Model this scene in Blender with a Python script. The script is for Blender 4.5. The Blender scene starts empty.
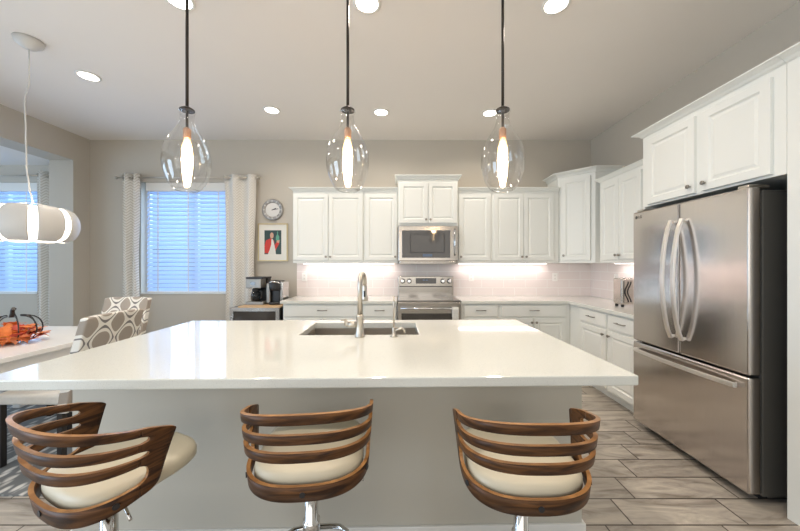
import bpy, bmesh, math, random
from mathutils import Vector, Matrix
random.seed(7)
S = bpy.context.scene
COL = S.collection
PI = math.pi
# ------------------------------------------------------------------ camera, world, lights, exposure
F = 320.0; HC = 1.345
cam = bpy.data.cameras.new('camera'); camo = bpy.data.objects.new('camera', cam); COL.objects.link(camo)
camo.location = (0, 0, HC); camo.rotation_euler = (PI/2, 0, 0)
cam.sensor_fit = 'HORIZONTAL'; cam.sensor_width = 36.0; cam.lens = 36.0*F/800
cam.shift_x = -3.0/800; cam.shift_y = -0.5/800; cam.clip_start = 0.02; cam.clip_end = 200
S.camera = camo
S.view_settings.view_transform = 'Standard'; S.view_settings.look = 'None'
S.view_settings.gamma = 1.0; S.view_settings.use_curve_mapping = False
S.view_settings.exposure = -0.06
try:
    S.cycles.max_bounces = 10; S.cycles.diffuse_bounces = 5; S.cycles.transparent_max_bounces = 24
    S.cycles.transmission_bounces = 8; S.cycles.caustics_reflective = False; S.cycles.caustics_refractive = False
    S.cycles.sample_clamp_indirect = 6.0; S.cycles.use_denoising = True
except Exception: pass

W = bpy.data.worlds.new('sky'); S.world = W; W.use_nodes = True
bg = W.node_tree.nodes['Background']; bg.inputs[0].default_value = (0.50, 0.72, 1.0, 1); bg.inputs[1].default_value = 0.9

def area(name, loc, rot, size, power, color, shape='RECTANGLE', size_y=None, spread=None):
    l = bpy.data.lights.new(name, 'AREA'); l.shape = shape; l.size = size
    if size_y: l.size_y = size_y
    l.energy = power; l.color = color
    if spread: l.spread = spread
    o = bpy.data.objects.new(name, l); COL.objects.link(o); o.location = loc; o.rotation_euler = rot
    return o
DAY = (0.50, 0.72, 1.0)
WARM = (1.0, 0.88, 0.75)
# daylight outside the two windows of the far wall
area('daylight_main_window', (-3.04, 5.3, 1.75), (-PI/2, 0, 0), 1.6, 80, DAY, size_y=1.8)
area('daylight_nook_window', (-5.75, 5.3, 1.75), (-PI/2, 0, 0), 1.6, 80, DAY, size_y=1.8)
# added fill: unseen area light behind the camera, no window built there
area('fill_behind_camera', (-0.8, -3.0, 1.7), (PI/2, 0, 0), 5.0, 56, (1.0, 0.965, 0.91), size_y=2.2)
# added blue fill from the nook side, making up for light the blinds block
area('fill_nook_side', (-6.85, 2.4, 1.7), (PI/2, 0, -PI/2), 2.4, 60, (0.55, 0.76, 1.0), size_y=1.6)
# added unseen blue fill before the solid left wall, cools the left ceiling
area('fill_left_rear', (-4.3, -1.0, 1.3), (PI/2, 0, -PI/2), 2.2, 115, (0.60, 0.79, 1.0), size_y=2.2)
CEIL = 3.095
CANS = [(-1.475, 2.11), (-0.24, 2.137), (1.026, 2.145), (-1.48, 3.61), (-0.25, 3.66), (1.0, 3.68), (-2.91, 2.96),
        (-1.475, 0.6), (-0.24, 0.6), (1.026, 0.6)]
for i, (x, y) in enumerate(CANS):
    area('can_lamp', (x, y, CEIL-0.012), (0, 0, 0), 0.13, 7.6, WARM, 'DISK', spread=2.6)

# ------------------------------------------------------------------ materials
def nt(name):
    m = bpy.data.materials.new(name); m.use_nodes = True
    n = m.node_tree.nodes; b = n['Principled BSDF']; return m, m.node_tree, n, m.node_tree.links, b
def bset(b, col=None, rough=None, metal=None, coat=None, spec=None):
    if col is not None: b.inputs['Base Color'].default_value = (*col, 1)
    if rough is not None: b.inputs['Roughness'].default_value = rough
    if metal is not None: b.inputs['Metallic'].default_value = metal
    if coat is not None: b.inputs['Coat Weight'].default_value = coat
    if spec is not None: b.inputs['Specular IOR Level'].default_value = spec
def simple(name, col, rough=0.5, metal=0.0, var=0.04, scale=8.0, bump=0.0, coat=None, stretch=None, spec=None):
    m, t, n, L, b = nt(name); bset(b, col, rough, metal, coat, spec)
    tc = n.new('ShaderNodeTexCoord'); mp = n.new('ShaderNodeMapping'); no = n.new('ShaderNodeTexNoise')
    no.inputs['Scale'].default_value = scale; no.inputs['Detail'].default_value = 4
    if stretch: mp.inputs['Scale'].default_value = stretch
    L.new(tc.outputs['Object'], mp.inputs[0]); L.new(mp.outputs[0], no.inputs['Vector'])
    r = n.new('ShaderNodeMix'); r.data_type = 'RGBA'
    r.inputs[6].default_value = (*[c*(1-var) for c in col], 1); r.inputs[7].default_value = (*[min(1, c*(1+var)) for c in col], 1)
    L.new(no.outputs['Fac'], r.inputs[0]); L.new(r.outputs[2], b.inputs['Base Color'])
    if bump:
        bp = n.new('ShaderNodeBump'); bp.inputs['Strength'].default_value = bump; bp.inputs['Distance'].default_value = 0.002
        L.new(no.outputs['Fac'], bp.inputs['Height']); L.new(bp.outputs[0], b.inputs['Normal'])
    return m
def emis(name, col, s):
    m, t, n, L, b = nt(name); bset(b, (0.8, 0.8, 0.8), 0.5)
    b.inputs['Emission Color'].default_value = (*col, 1); b.inputs['Emission Strength'].default_value = s
    return m
def glassy(name, tint=(1, 1, 1), gloss=0.12, rough=0.02, base=0.03):
    m = bpy.data.materials.new(name); m.use_nodes = True; n = m.node_tree.nodes; L = m.node_tree.links
    n.remove(n['Principled BSDF']); out = n['Material Output']
    tr = n.new('ShaderNodeBsdfTransparent'); tr.inputs[0].default_value = (*tint, 1)
    gl = n.new('ShaderNodeBsdfGlossy'); gl.inputs['Roughness'].default_value = rough
    lw = n.new('ShaderNodeLayerWeight'); lw.inputs[0].default_value = 0.35
    mr = n.new('ShaderNodeMapRange'); mr.inputs[3].default_value = base; mr.inputs[4].default_value = gloss*4
    pw = n.new('ShaderNodeMath'); pw.operation = 'POWER'; pw.inputs[1].default_value = 2.0
    L.new(lw.outputs['Facing'], pw.inputs[0]); L.new(pw.outputs[0], mr.inputs[0])
    mx = n.new('ShaderNodeMixShader'); L.new(mr.outputs[0], mx.inputs[0]); L.new(tr.outputs[0], mx.inputs[1]); L.new(gl.outputs[0], mx.inputs[2])
    L.new(mx.outputs[0], out.inputs[0]); return m
def vmath(n, L, op, a, b=None, c=None):
    m = n.new('ShaderNodeMath'); m.operation = op
    for i, v in enumerate((a, b, c)):
        if v is None: continue
        if isinstance(v, (int, float)): m.inputs[i].default_value = v
        else: L.new(v, m.inputs[i])
    return m.outputs[0]

M = {}
M['wall'] = simple('wall_paint', (0.54, 0.50, 0.435), 0.75, var=0.015, scale=3, bump=0.03)
M['ceiling'] = simple('ceiling_paint', (0.82, 0.785, 0.745), 0.8, var=0.012, scale=3)
M['white'] = simple('cabinet_white', (0.79, 0.805, 0.775), 0.38, var=0.01, scale=4)
M['trimw'] = simple('trim_white', (0.80, 0.79, 0.76), 0.4, var=0.01)
M['island'] = simple('island_paint', (0.54, 0.51, 0.445), 0.55, var=0.02, scale=5)
M['nickel'] = simple('brushed_nickel', (0.58, 0.54, 0.48), 0.3, 1.0, var=0.05, scale=60)
M['chrome'] = simple('chrome', (0.72, 0.72, 0.72), 0.1, 1.0, var=0.02)
M['handle'] = simple('satin_handle', (0.86, 0.84, 0.81), 0.35, 1.0, var=0.03)
M['hardware'] = simple('cabinet_hardware', (0.30, 0.28, 0.25), 0.35, 1.0)
M['black'] = simple('black_plastic', (0.018, 0.018, 0.02), 0.35, var=0.1)
M['blackmetal'] = simple('dark_bronze', (0.05, 0.042, 0.036), 0.4, 0.7, var=0.1)
M['legblack'] = simple('black_leg', (0.015, 0.013, 0.012), 0.35, var=0.2)
M['blackglass'] = simple('black_glass', (0.045, 0.04, 0.036), 0.06, 0.0, var=0.05, coat=0.6)
M['steelsheet'] = simple('stainless_satin', (0.60, 0.555, 0.525), 0.17, 1.0, var=0.07, scale=3, stretch=(40, 40, 0.5))
M['steelh'] = simple('stainless_horizontal', (0.50, 0.47, 0.435), 0.22, 1.0, var=0.06, scale=3, stretch=(0.5, 40, 60))
M['coffeesteel'] = simple('coffee_maker_steel', (0.34, 0.33, 0.31), 0.45, 0.8)
M['sink'] = simple('sink_steel', (0.50, 0.47, 0.43), 0.3, 1.0, var=0.06, scale=5, stretch=(0.5, 30, 30))
M['darkside'] = simple('fridge_side_grey', (0.10, 0.098, 0.09), 0.42, 0.3, var=0.05)
M['gasket'] = simple('gasket', (0.05, 0.05, 0.05), 0.6)
M['leather'] = simple('cream_leather', (0.62, 0.565, 0.435), 0.42, var=0.05, scale=9, bump=0.12)
M['pan'] = simple('seat_shell_grey', (0.30, 0.28, 0.25), 0.5)
M['tablew'] = simple('table_white', (0.80, 0.79, 0.77), 0.22, var=0.01)
M['plate'] = simple('outlet_white', (0.88, 0.87, 0.84), 0.35, var=0.01)
M['plate_d'] = simple('outlet_socket', (0.74, 0.73, 0.70), 0.4)
M['board'] = simple('light_wood', (0.62, 0.42, 0.24), 0.45, var=0.25, scale=4, stretch=(2, 30, 30))
M['cream'] = simple('cream_blind', (0.8, 0.8, 0.8), 0.5)
M['gold'] = simple('gilt_frame', (0.55, 0.43, 0.25), 0.35, 0.7, var=0.1, scale=30)
M['mat'] = simple('picture_mat', (0.80, 0.78, 0.72), 0.7)
M['teal'] = simple('print_dark_teal', (0.035, 0.075, 0.075), 0.6)
M['red'] = simple('print_red', (0.60, 0.05, 0.04), 0.6)
M['skin'] = simple('print_skin', (0.60, 0.36, 0.26), 0.6)
M['green'] = simple('print_green', (0.12, 0.36, 0.26), 0.6)
M['printw'] = simple('print_white', (0.75, 0.73, 0.68), 0.6)
M['clockring'] = simple('clock_ring_silver', (0.36, 0.35, 0.34), 0.35, 0.8, var=0.3, scale=30)
M['clockface'] = simple('clock_face', (0.72, 0.71, 0.69), 0.5)
M['leaf_o'] = simple('leaf_orange', (0.75, 0.20, 0.04), 0.6, var=0.3, scale=30)
M['leaf_r'] = simple('leaf_red', (0.48, 0.06, 0.03), 0.6, var=0.3, scale=30)
M['leaf_y'] = simple('leaf_yellow', (0.70, 0.42, 0.06), 0.6, var=0.3, scale=30)
M['leaf_d'] = simple('leaf_salmon', (0.80, 0.30, 0.14), 0.6, var=0.3, scale=30)
M['lampshade'] = simple('lamp_band_white', (0.60, 0.59, 0.57), 0.4)
M['glass'] = glassy('window_glass', (0.95, 0.97, 0.98), 0.08)
M['pglass'] = glassy('pendant_glass', (0.955, 0.953, 0.945), 0.20, base=0.09)
M['carafe'] = glassy('carafe_glass', (0.45, 0.42, 0.40), 0.2)
M['bulb'] = emis('bulb_filament', (1.0, 0.74, 0.44), 20)
m_, t_, n_, L_, b_ = nt('amber_bulb'); bset(b_, (1.0, 0.8, 0.5), 0.2); b_.inputs['Alpha'].default_value = 0.35
b_.inputs['Emission Color'].default_value = (1.0, 0.70, 0.38, 1); b_.inputs['Emission Strength'].default_value = 0.9; M['bulbglass'] = m_
M['can'] = emis('recessed_lens', (1.0, 0.93, 0.82), 9)
M['ledstrip'] = emis('under_cabinet_led', (1.0, 0.86, 0.82), 5)
M['ringglow'] = emis('ring_diffuser', (1.0, 0.92, 0.80), 2.6)
M['display'] = emis('display_glow', (0.4, 0.6, 0.9), 0.15); M['display'].node_tree.nodes['Principled BSDF'].inputs['Base Color'].default_value = (0.05, 0.06, 0.08, 1)
M['copper'] = simple('copper_socket', (0.45, 0.27, 0.18), 0.4, 0.8)
M['outground'] = simple('yard_gravel', (0.42, 0.36, 0.30), 0.9, var=0.2, scale=20)
M['outwall'] = simple('neighbour_stucco', (0.42, 0.37, 0.33), 0.9, var=0.05)
M['towel'] = simple('dish_towel', (0.62, 0.62, 0.60), 0.9, var=0.3, scale=60)

def quartz(name, c, rough):
    m, t, n, L, b = nt(name); bset(b, c, rough, 0); 
    tc = n.new('ShaderNodeTexCoord'); no = n.new('ShaderNodeTexNoise'); no.inputs['Scale'].default_value = 260; no.inputs['Detail'].default_value = 2
    L.new(tc.outputs['Object'], no.inputs['Vector'])
    cr = n.new('ShaderNodeValToRGB'); e = cr.color_ramp.elements
    e[0].position = 0.30; e[0].color = (*[x*0.82 for x in c], 1); e[1].position = 0.42; e[1].color = (*c, 1)
    L.new(no.outputs['Fac'], cr.inputs[0]); L.new(cr.outputs[0], b.inputs['Base Color']); return m
M['quartz'] = quartz('white_quartz', (0.69, 0.70, 0.66), 0.07)

def wood(name, dark, mid, scale=6, stretch=(1, 1, 9), rough=0.3):
    m, t, n, L, b = nt(name); bset(b, mid, rough, 0, spec=0.3)
    tc = n.new('ShaderNodeTexCoord'); mp = n.new('ShaderNodeMapping'); mp.inputs['Scale'].default_value = stretch
    L.new(tc.outputs['Object'], mp.inputs[0])
    no = n.new('ShaderNodeTexNoise'); no.inputs['Scale'].default_value = scale; no.inputs['Detail'].default_value = 8; no.inputs['Distortion'].default_value = 1.2
    L.new(mp.outputs[0], no.inputs['Vector'])
    cr = n.new('ShaderNodeValToRGB'); e = cr.color_ramp.elements
    e[0].position = 0.35; e[0].color = (*dark, 1); e[1].position = 0.68; e[1].color = (*mid, 1)
    L.new(no.outputs['Fac'], cr.inputs[0]); L.new(cr.outputs[0], b.inputs['Base Color'])
    return m
M['walnut'] = wood('walnut_veneer', (0.026, 0.010, 0.004), (0.155, 0.066, 0.022), rough=0.42)
M['ply'] = wood('plywood_edge', (0.24, 0.11, 0.035), (0.42, 0.21, 0.075), scale=12)

# wood-look plank tile floor: long sides run along X, butt joints stepped by a quarter plank each row
def floor_mat():
    m, t, n, L, b = nt('plank_tile'); bset(b, (0.4, 0.35, 0.3), 0.38)
    tc = n.new('ShaderNodeTexCoord'); sp = n.new('ShaderNodeSeparateXYZ'); L.new(tc.outputs['Object'], sp.inputs[0])
    X, Y = sp.outputs[0], sp.outputs[1]
    ry = vmath(n, L, 'DIVIDE', vmath(n, L, 'SUBTRACT', Y, 1.655), 0.1865)
    row = vmath(n, L, 'FLOOR', ry); fy = vmath(n, L, 'SUBTRACT', ry, row)
    cx = vmath(n, L, 'DIVIDE', vmath(n, L, 'SUBTRACT', vmath(n, L, 'SUBTRACT', X, 1.192), vmath(n, L, 'MULTIPLY', row, 0.147)), 0.60)
    col = vmath(n, L, 'FLOOR', cx); fx = vmath(n, L, 'SUBTRACT', cx, col)
    dx = vmath(n, L, 'MULTIPLY', vmath(n, L, 'MINIMUM', fx, vmath(n, L, 'SUBTRACT', 1.0, fx)), 0.60)
    dy = vmath(n, L, 'MULTIPLY', vmath(n, L, 'MINIMUM', fy, vmath(n, L, 'SUBTRACT', 1.0, fy)), 0.1865)
    gr = vmath(n, L, 'LESS_THAN', vmath(n, L, 'MINIMUM', dx, dy), 0.0042)
    cb = n.new('ShaderNodeCombineXYZ'); L.new(row, cb.inputs[0]); L.new(col, cb.inputs[1])
    wn = n.new('ShaderNodeTexWhiteNoise'); wn.noise_dimensions = '3D'; L.new(cb.outputs[0], wn.inputs['Vector'])
    sc = n.new('ShaderNodeVectorMath'); sc.operation = 'SCALE'; sc.inputs['Scale'].default_value = 13.0; L.new(wn.outputs['Color'], sc.inputs[0])
    mp = n.new('ShaderNodeMapping'); mp.inputs['Scale'].default_value = (1.6, 6.5, 1); L.new(tc.outputs['Object'], mp.inputs[0])
    ad = n.new('ShaderNodeVectorMath'); ad.operation = 'ADD'; L.new(mp.outputs[0], ad.inputs[0]); L.new(sc.outputs[0], ad.inputs[1])
    no = n.new('ShaderNodeTexNoise'); no.inputs['Scale'].default_value = 1.6; no.inputs['Detail'].default_value = 9; no.inputs['Distortion'].default_value = 1.5; no.inputs['Roughness'].default_value = 0.6
    L.new(ad.outputs[0], no.inputs['Vector'])
    cr = n.new('ShaderNodeValToRGB'); e = cr.color_ramp.elements
    e[0].position = 0.30; e[0].color = (0.24, 0.205, 0.165, 1); e[1].position = 0.70; e[1].color = (0.60, 0.545, 0.46, 1)
    k = cr.color_ramp.elements.new(0.5); k.color = (0.44, 0.395, 0.345, 1)
    L.new(no.outputs['Fac'], cr.inputs[0])
    hv = n.new('ShaderNodeHueSaturation'); L.new(cr.outputs[0], hv.inputs['Color'])
    mr = n.new('ShaderNodeMapRange'); mr.inputs[3].default_value = 0.85; mr.inputs[4].default_value = 1.16; L.new(wn.outputs['Value'], mr.inputs[0]); L.new(mr.outputs[0], hv.inputs['Value'])
    mx = n.new('ShaderNodeMix'); mx.data_type = 'RGBA'; L.new(gr, mx.inputs[0]); L.new(hv.outputs[0], mx.inputs[6]); mx.inputs[7].default_value = (0.09, 0.075, 0.06, 1)
    L.new(mx.outputs[2], b.inputs['Base Color'])
    bp = n.new('ShaderNodeBump'); bp.inputs['Strength'].default_value = 0.5; bp.inputs['Distance'].default_value = 0.003
    L.new(vmath(n, L, 'SUBTRACT', 1.0, gr), bp.inputs['Height']); L.new(bp.outputs[0], b.inputs['Normal'])
    return m
M['floor'] = floor_mat()

# glazed subway tile; u = x + y so that one material serves both walls
def tile_mat():
    m, t, n, L, b = nt('subway_tile'); bset(b, (0.7, 0.66, 0.63), 0.14)
    tc = n.new('ShaderNodeTexCoord'); sp = n.new('ShaderNodeSeparateXYZ'); L.new(tc.outputs['Object'], sp.inputs[0])
    u = vmath(n, L, 'SUBTRACT', sp.outputs[0], sp.outputs[1])
    cb = n.new('ShaderNodeCombineXYZ'); L.new(u, cb.inputs[0]); L.new(sp.outputs[2], cb.inputs[1])
    br = n.new('ShaderNodeTexBrick'); L.new(cb.outputs[0], br.inputs['Vector'])
    br.inputs['Scale'].default_value = 1.0; br.inputs['Brick Width'].default_value = 0.305; br.inputs['Row Height'].default_value = 0.1142
    br.inputs['Mortar Size'].default_value = 0.004; br.inputs['Mortar Smooth'].default_value = 0.2
    br.inputs['Color1'].default_value = (0.80, 0.735, 0.715, 1); br.inputs['Color2'].default_value = (0.82, 0.755, 0.735, 1); br.inputs['Mortar'].default_value = (0.88, 0.86, 0.84, 1)
    L.new(br.outputs['Color'], b.inputs['Base Color'])
    bp = n.new('ShaderNodeBump'); bp.inputs['Strength'].default_value = 0.4; bp.inputs['Distance'].default_value = 0.003; bp.invert = True
    L.new(br.outputs['Fac'], bp.inputs['Height']); L.new(bp.outputs[0], b.inputs['Normal'])
    return m
M['tile'] = tile_mat()

# ogee pattern chair fabric
def ogee_mat():
    m, t, n, L, b = nt('ogee_fabric'); bset(b, (0.4, 0.37, 0.33), 0.85)
    tc = n.new('ShaderNodeTexCoord'); sp = n.new('ShaderNodeSeparateXYZ'); L.new(tc.outputs['Object'], sp.inputs[0])
    u = vmath(n, L, 'MULTIPLY', sp.outputs[0], 2*PI/0.20)
    v = vmath(n, L, 'MULTIPLY', vmath(n, L, 'ADD', sp.outputs[2], vmath(n, L, 'MULTIPLY', sp.outputs[1], 0.15)), 2*PI/0.22)
    f = vmath(n, L, 'ADD', vmath(n, L, 'COSINE', u), vmath(n, L, 'COSINE', v))
    f = vmath(n, L, 'ADD', f, vmath(n, L, 'MULTIPLY', vmath(n, L, 'COSINE', vmath(n, L, 'MULTIPLY', u, 2.0)), 0.16))
    a = vmath(n, L, 'ABSOLUTE', f)
    cr = n.new('ShaderNodeValToRGB'); cr.color_ramp.interpolation = 'CONSTANT'; e = cr.color_ramp.elements
    e[0].position = 0; e[0].color = (0.20, 0.19, 0.185, 1); e[1].position = 0.07; e[1].color = (0.80, 0.77, 0.71, 1)
    k = cr.color_ramp.elements.new(0.36); k.color = (0.36, 0.315, 0.27, 1)
    L.new(vmath(n, L, 'DIVIDE', a, 2.0), cr.inputs[0]); L.new(cr.outputs[0], b.inputs['Base Color'])
    no = n.new('ShaderNodeTexNoise'); no.inputs['Scale'].default_value = 300; L.new(tc.outputs['Object'], no.inputs['Vector'])
    bp = n.new('ShaderNodeBump'); bp.inputs['Strength'].default_value = 0.2; bp.inputs['Distance'].default_value = 0.002
    L.new(no.outputs['Fac'], bp.inputs['Height']); L.new(bp.outputs[0], b.inputs['Normal'])
    return m
M['ogee'] = ogee_mat()

def curtain_mat():
    m, t, n, L, b = nt('chevron_curtain'); bset(b, (0.7, 0.68, 0.64), 0.9)
    tc = n.new('ShaderNodeTexCoord'); sp = n.new('ShaderNodeSeparateXYZ'); L.new(tc.outputs['Object'], sp.inputs[0])
    tri = vmath(n, L, 'PINGPONG', sp.outputs[0], 0.03)
    z = vmath(n, L, 'ADD', sp.outputs[2], vmath(n, L, 'MULTIPLY', tri, 1.6))
    p = vmath(n, L, 'PINGPONG', z, 0.019)
    s = vmath(n, L, 'GREATER_THAN', p, 0.0125)
    mx = n.new('ShaderNodeMix'); mx.data_type = 'RGBA'; L.new(s, mx.inputs[0])
    mx.inputs[6].default_value = (0.86, 0.84, 0.79, 1); mx.inputs[7].default_value = (0.64, 0.60, 0.54, 1)
    L.new(mx.outputs[2], b.inputs['Base Color'])
    tr = n.new('ShaderNodeBsdfTranslucent'); L.new(mx.outputs[2], tr.inputs[0])
    ms = n.new('ShaderNodeMixShader'); ms.inputs[0].default_value = 0.12
    L.new(b.outputs[0], ms.inputs[1]); L.new(tr.outputs[0], ms.inputs[2]); L.new(ms.outputs[0], n['Material Output'].inputs[0])
    return m
M['curtain'] = curtain_mat()
def blind_mat():
    m, t, n, L, b = nt('blind_slat'); bset(b, (0.76, 0.82, 0.90), 0.4)
    tr = n.new('ShaderNodeBsdfTranslucent'); tr.inputs[0].default_value = (0.50, 0.68, 0.90, 1)
    ms = n.new('ShaderNodeMixShader'); ms.inputs[0].default_value = 0.40
    L.new(b.outputs[0], ms.inputs[1]); L.new(tr.outputs[0], ms.inputs[2]); L.new(ms.outputs[0], n['Material Output'].inputs[0])
    return m
M['blind'] = blind_mat()
def rug_mat():
    m, t, n, L, b = nt('rug_pattern'); bset(b, (0.4, 0.4, 0.4), 0.95)
    tc = n.new('ShaderNodeTexCoord'); no = n.new('ShaderNodeTexVoronoi'); no.inputs['Scale'].default_value = 22
    mp = n.new('ShaderNodeMapping'); mp.inputs['Scale'].default_value = (1, 0.45, 1); mp.inputs['Rotation'].default_value = (0, 0, 0.6)
    L.new(tc.outputs['Object'], mp.inputs[0]); L.new(mp.outputs[0], no.inputs['Vector'])
    cr = n.new('ShaderNodeValToRGB'); e = cr.color_ramp.elements
    e[0].position = 0.25; e[0].color = (0.62, 0.60, 0.56, 1); e[1].position = 0.5; e[1].color = (0.16, 0.165, 0.165, 1)
    L.new(no.outputs['Distance'], cr.inputs[0]); L.new(cr.outputs[0], b.inputs['Base Color'])
    bp = n.new('ShaderNodeBump'); bp.inputs['Strength'].default_value = 0.6; bp.inputs['Distance'].default_value = 0.004
    L.new(no.outputs['Distance'], bp.inputs['Height']); L.new(bp.outputs[0], b.inputs['Normal'])
    return m
M['rug'] = rug_mat()

# ------------------------------------------------------------------ mesh helpers
class MB:
    def __init__(s): s.bm = bmesh.new()
    def _f(s, vs, mi=0, smooth=False):
        try:
            f = s.bm.faces.new(vs); f.material_index = mi; f.smooth = smooth; return f
        except ValueError: return None
    def box(s, x0, x1, y0, y1, z0, z1, mi=0, mat=None):
        c = [(x0, y0, z0), (x1, y0, z0), (x1, y1, z0), (x0, y1, z0), (x0, y0, z1), (x1, y0, z1), (x1, y1, z1), (x0, y1, z1)]
        if mat is not None: c = [mat @ Vector(p) for p in c]
        v = [s.bm.verts.new(p) for p in c]
        for q in ((0, 3, 2, 1), (4, 5, 6, 7), (0, 1, 5, 4), (1, 2, 6, 5), (2, 3, 7, 6), (3, 0, 4, 7)): s._f([v[i] for i in q], mi)
        return s
    def prism(s, pts, z0, z1, mi=0, smooth=False):      # pts: plan polygon counter-clockwise
        a = [s.bm.verts.new((p[0], p[1], z0)) for p in pts]; b = [s.bm.verts.new((p[0], p[1], z1)) for p in pts]
        s._f(list(reversed(a)), mi); s._f(b, mi); n = len(pts)
        for i in range(n): s._f([a[i], a[(i+1) % n], b[(i+1) % n], b[i]], mi, smooth)
        return s
    def poly(s, O, u, v, nrm, pts, t, mi=0):            # polygon in plane (u,v) at O, extruded t along nrm
        O, u, v, nrm = map(Vector, (O, u, v, nrm))
        a = [s.bm.verts.new(O+u*p[0]+v*p[1]) for p in pts]; b = [s.bm.verts.new(O+u*p[0]+v*p[1]+nrm*t) for p in pts]
        s._f(list(reversed(a)), mi); s._f(b, mi); n = len(pts)
        for i in range(n): s._f([a[i], a[(i+1) % n], b[(i+1) % n], b[i]], mi)
        return s
    def panel(s, O, u, v, nrm, w, h, prof, mi=0):       # nested rectangle loft: prof = [(inset, height)...]
        O, u, v, nrm = map(Vector, (O, u, v, nrm)); prev = None
        for (i, t) in prof:
            r = [s.bm.verts.new(O+u*a+v*b+nrm*t) for a, b in ((i, i), (w-i, i), (w-i, h-i), (i, h-i))]
            if prev is None: s._f(list(reversed(r)), mi)
            else:
                for k in range(4): s._f([prev[k], prev[(k+1) % 4], r[(k+1) % 4], r[k]], mi)
            prev = r
        s._f(prev, mi); return s
    def tube(s, pts, r, seg=10, mi=0, closed=False, caps=True):
        pts = [Vector(p) for p in pts]; n = len(pts); rr = r if isinstance(r, (list, tuple)) else [r]*n
        rings = []; up = None
        for i, p in enumerate(pts):
            if closed: d = pts[(i+1) % n]-pts[i-1]
            else: d = pts[min(i+1, n-1)]-pts[max(i-1, 0)]
            d.normalize()
            if up is None:
                up = Vector((0, 0, 1)) if abs(d.z) < 0.9 else Vector((1, 0, 0))
            a = up - d*up.dot(d)
            if a.length < 1e-5: a = d.orthogonal()
            a.normalize(); up = a; b = d.cross(a)
            rings.append([s.bm.verts.new(p+(a*math.cos(2*PI*k/seg)+b*math.sin(2*PI*k/seg))*rr[i]) for k in range(seg)])
        m = n if closed else n-1
        for i in range(m):
            A, B = rings[i], rings[(i+1) % n]
            for k in range(seg): s._f([A[k], B[k], B[(k+1) % seg], A[(k+1) % seg]][::-1], mi, True)
        if caps and not closed:
            s._f(rings[0], mi); s._f(rings[-1][::-1], mi)
        return s
    def lathe(s, prof, seg=32, c=(0, 0, 0), mi=0, axis='Z', caps=True, sx=1.0, sy=1.0):
        c = Vector(c); rings = []
        for (r, h) in prof:
            ring = []
            for k in range(seg):
                a = 2*PI*k/seg; x, y = r*math.cos(a)*sx, r*math.sin(a)*sy
                if axis == 'Z': p = (x, y, h)
                elif axis == 'Y': p = (x, h, -y)
                else: p = (h, x, y)
                ring.append(s.bm.verts.new(c+Vector(p)))
            rings.append(ring)
        for i in range(len(rings)-1):
            for k in range(seg): s._f([rings[i][k], rings[i][(k+1) % seg], rings[i+1][(k+1) % seg], rings[i+1][k]], mi, True)
        if caps:
            s._f(rings[0][::-1], mi); s._f(rings[-1], mi)
        return s
    def grid(s, P, nu, nv, th=None, mi=0, edge_mi=None, smooth=True):
        # P(i,j,side) -> Vector; with th: closed sheet of two sides
        A = [[s.bm.verts.new(P(i, j, 0)) for j in range(nv+1)] for i in range(nu+1)]
        for i in range(nu):
            for j in range(nv): s._f([A[i][j], A[i+1][j], A[i+1][j+1], A[i][j+1]], mi, smooth)
        if th:
            B = [[s.bm.verts.new(P(i, j, 1)) for j in range(nv+1)] for i in range(nu+1)]
            em = mi if edge_mi is None else edge_mi
            for i in range(nu):
                for j in range(nv): s._f([B[i][j], B[i][j+1], B[i+1][j+1], B[i+1][j]], mi, smooth)
            for i in range(nu):
                s._f([A[i][0], B[i][0], B[i+1][0], A[i+1][0]], em); s._f([A[i][nv], A[i+1][nv], B[i+1][nv], B[i][nv]], em)
            for j in range(nv):
                s._f([A[0][j], A[0][j+1], B[0][j+1], B[0][j]], em); s._f([A[nu][j], B[nu][j], B[nu][j+1], A[nu][j+1]], em)
        return s

def wloc(o):
    v = Vector((0, 0, 0))
    while o is not None: v = v + o.location; o = o.parent
    return v
def obj(name, mb, mats, parent=None, origin=None, bevel=0.0, bseg=2, subsurf=0, local=False, recalc=True):
    bm = mb.bm
    off = Vector((0, 0, 0))
    if parent is not None and not local: off = wloc(parent)
    if origin is not None: off = Vector(origin)
    if recalc: bmesh.ops.recalc_face_normals(bm, faces=bm.faces)
    bmesh.ops.translate(bm, verts=bm.verts, vec=-off)
    me = bpy.data.meshes.new(name); bm.to_mesh(me); bm.free()
    if not isinstance(mats, (list, tuple)): mats = [mats]
    for m in mats: me.materials.append(m)
    o = bpy.data.objects.new(name, me); COL.objects.link(o)
    if parent is not None: o.parent = parent
    if origin is not None: o.location = origin
    if bevel:
        b = o.modifiers.new('bevel', 'BEVEL'); b.width = bevel; b.segments = bseg; b.limit_method = 'ANGLE'; b.angle_limit = math.radians(40)
        b.harden_normals = False
    if subsurf:
        q = o.modifiers.new('sub', 'SUBSURF'); q.levels = subsurf; q.render_levels = subsurf
    return o
def thing(name, label, cat, loc=(0, 0, 0), group=None):
    o = bpy.data.objects.new(name, None); COL.objects.link(o); o.location = loc; o.empty_display_size = 0.1
    o['label'] = label; o['category'] = cat
    if group: o['group'] = group
    return o
def tag(o, label, cat, group=None):
    o['label'] = label; o['category'] = cat
    if group: o['group'] = group
    return o
def struct(name, mb, mat, label=None, **k):
    o = obj(name, mb, mat, **k); o['kind'] = 'structure'
    if label: o['label'] = label
    return o
def copy_tree(o, parent=None):
    c = o.copy(); COL.objects.link(c); c.parent = parent
    for ch in list(o.children):
        copy_tree(ch, c)
    return c
def setlab(o, label): o['label'] = label; return o

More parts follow.
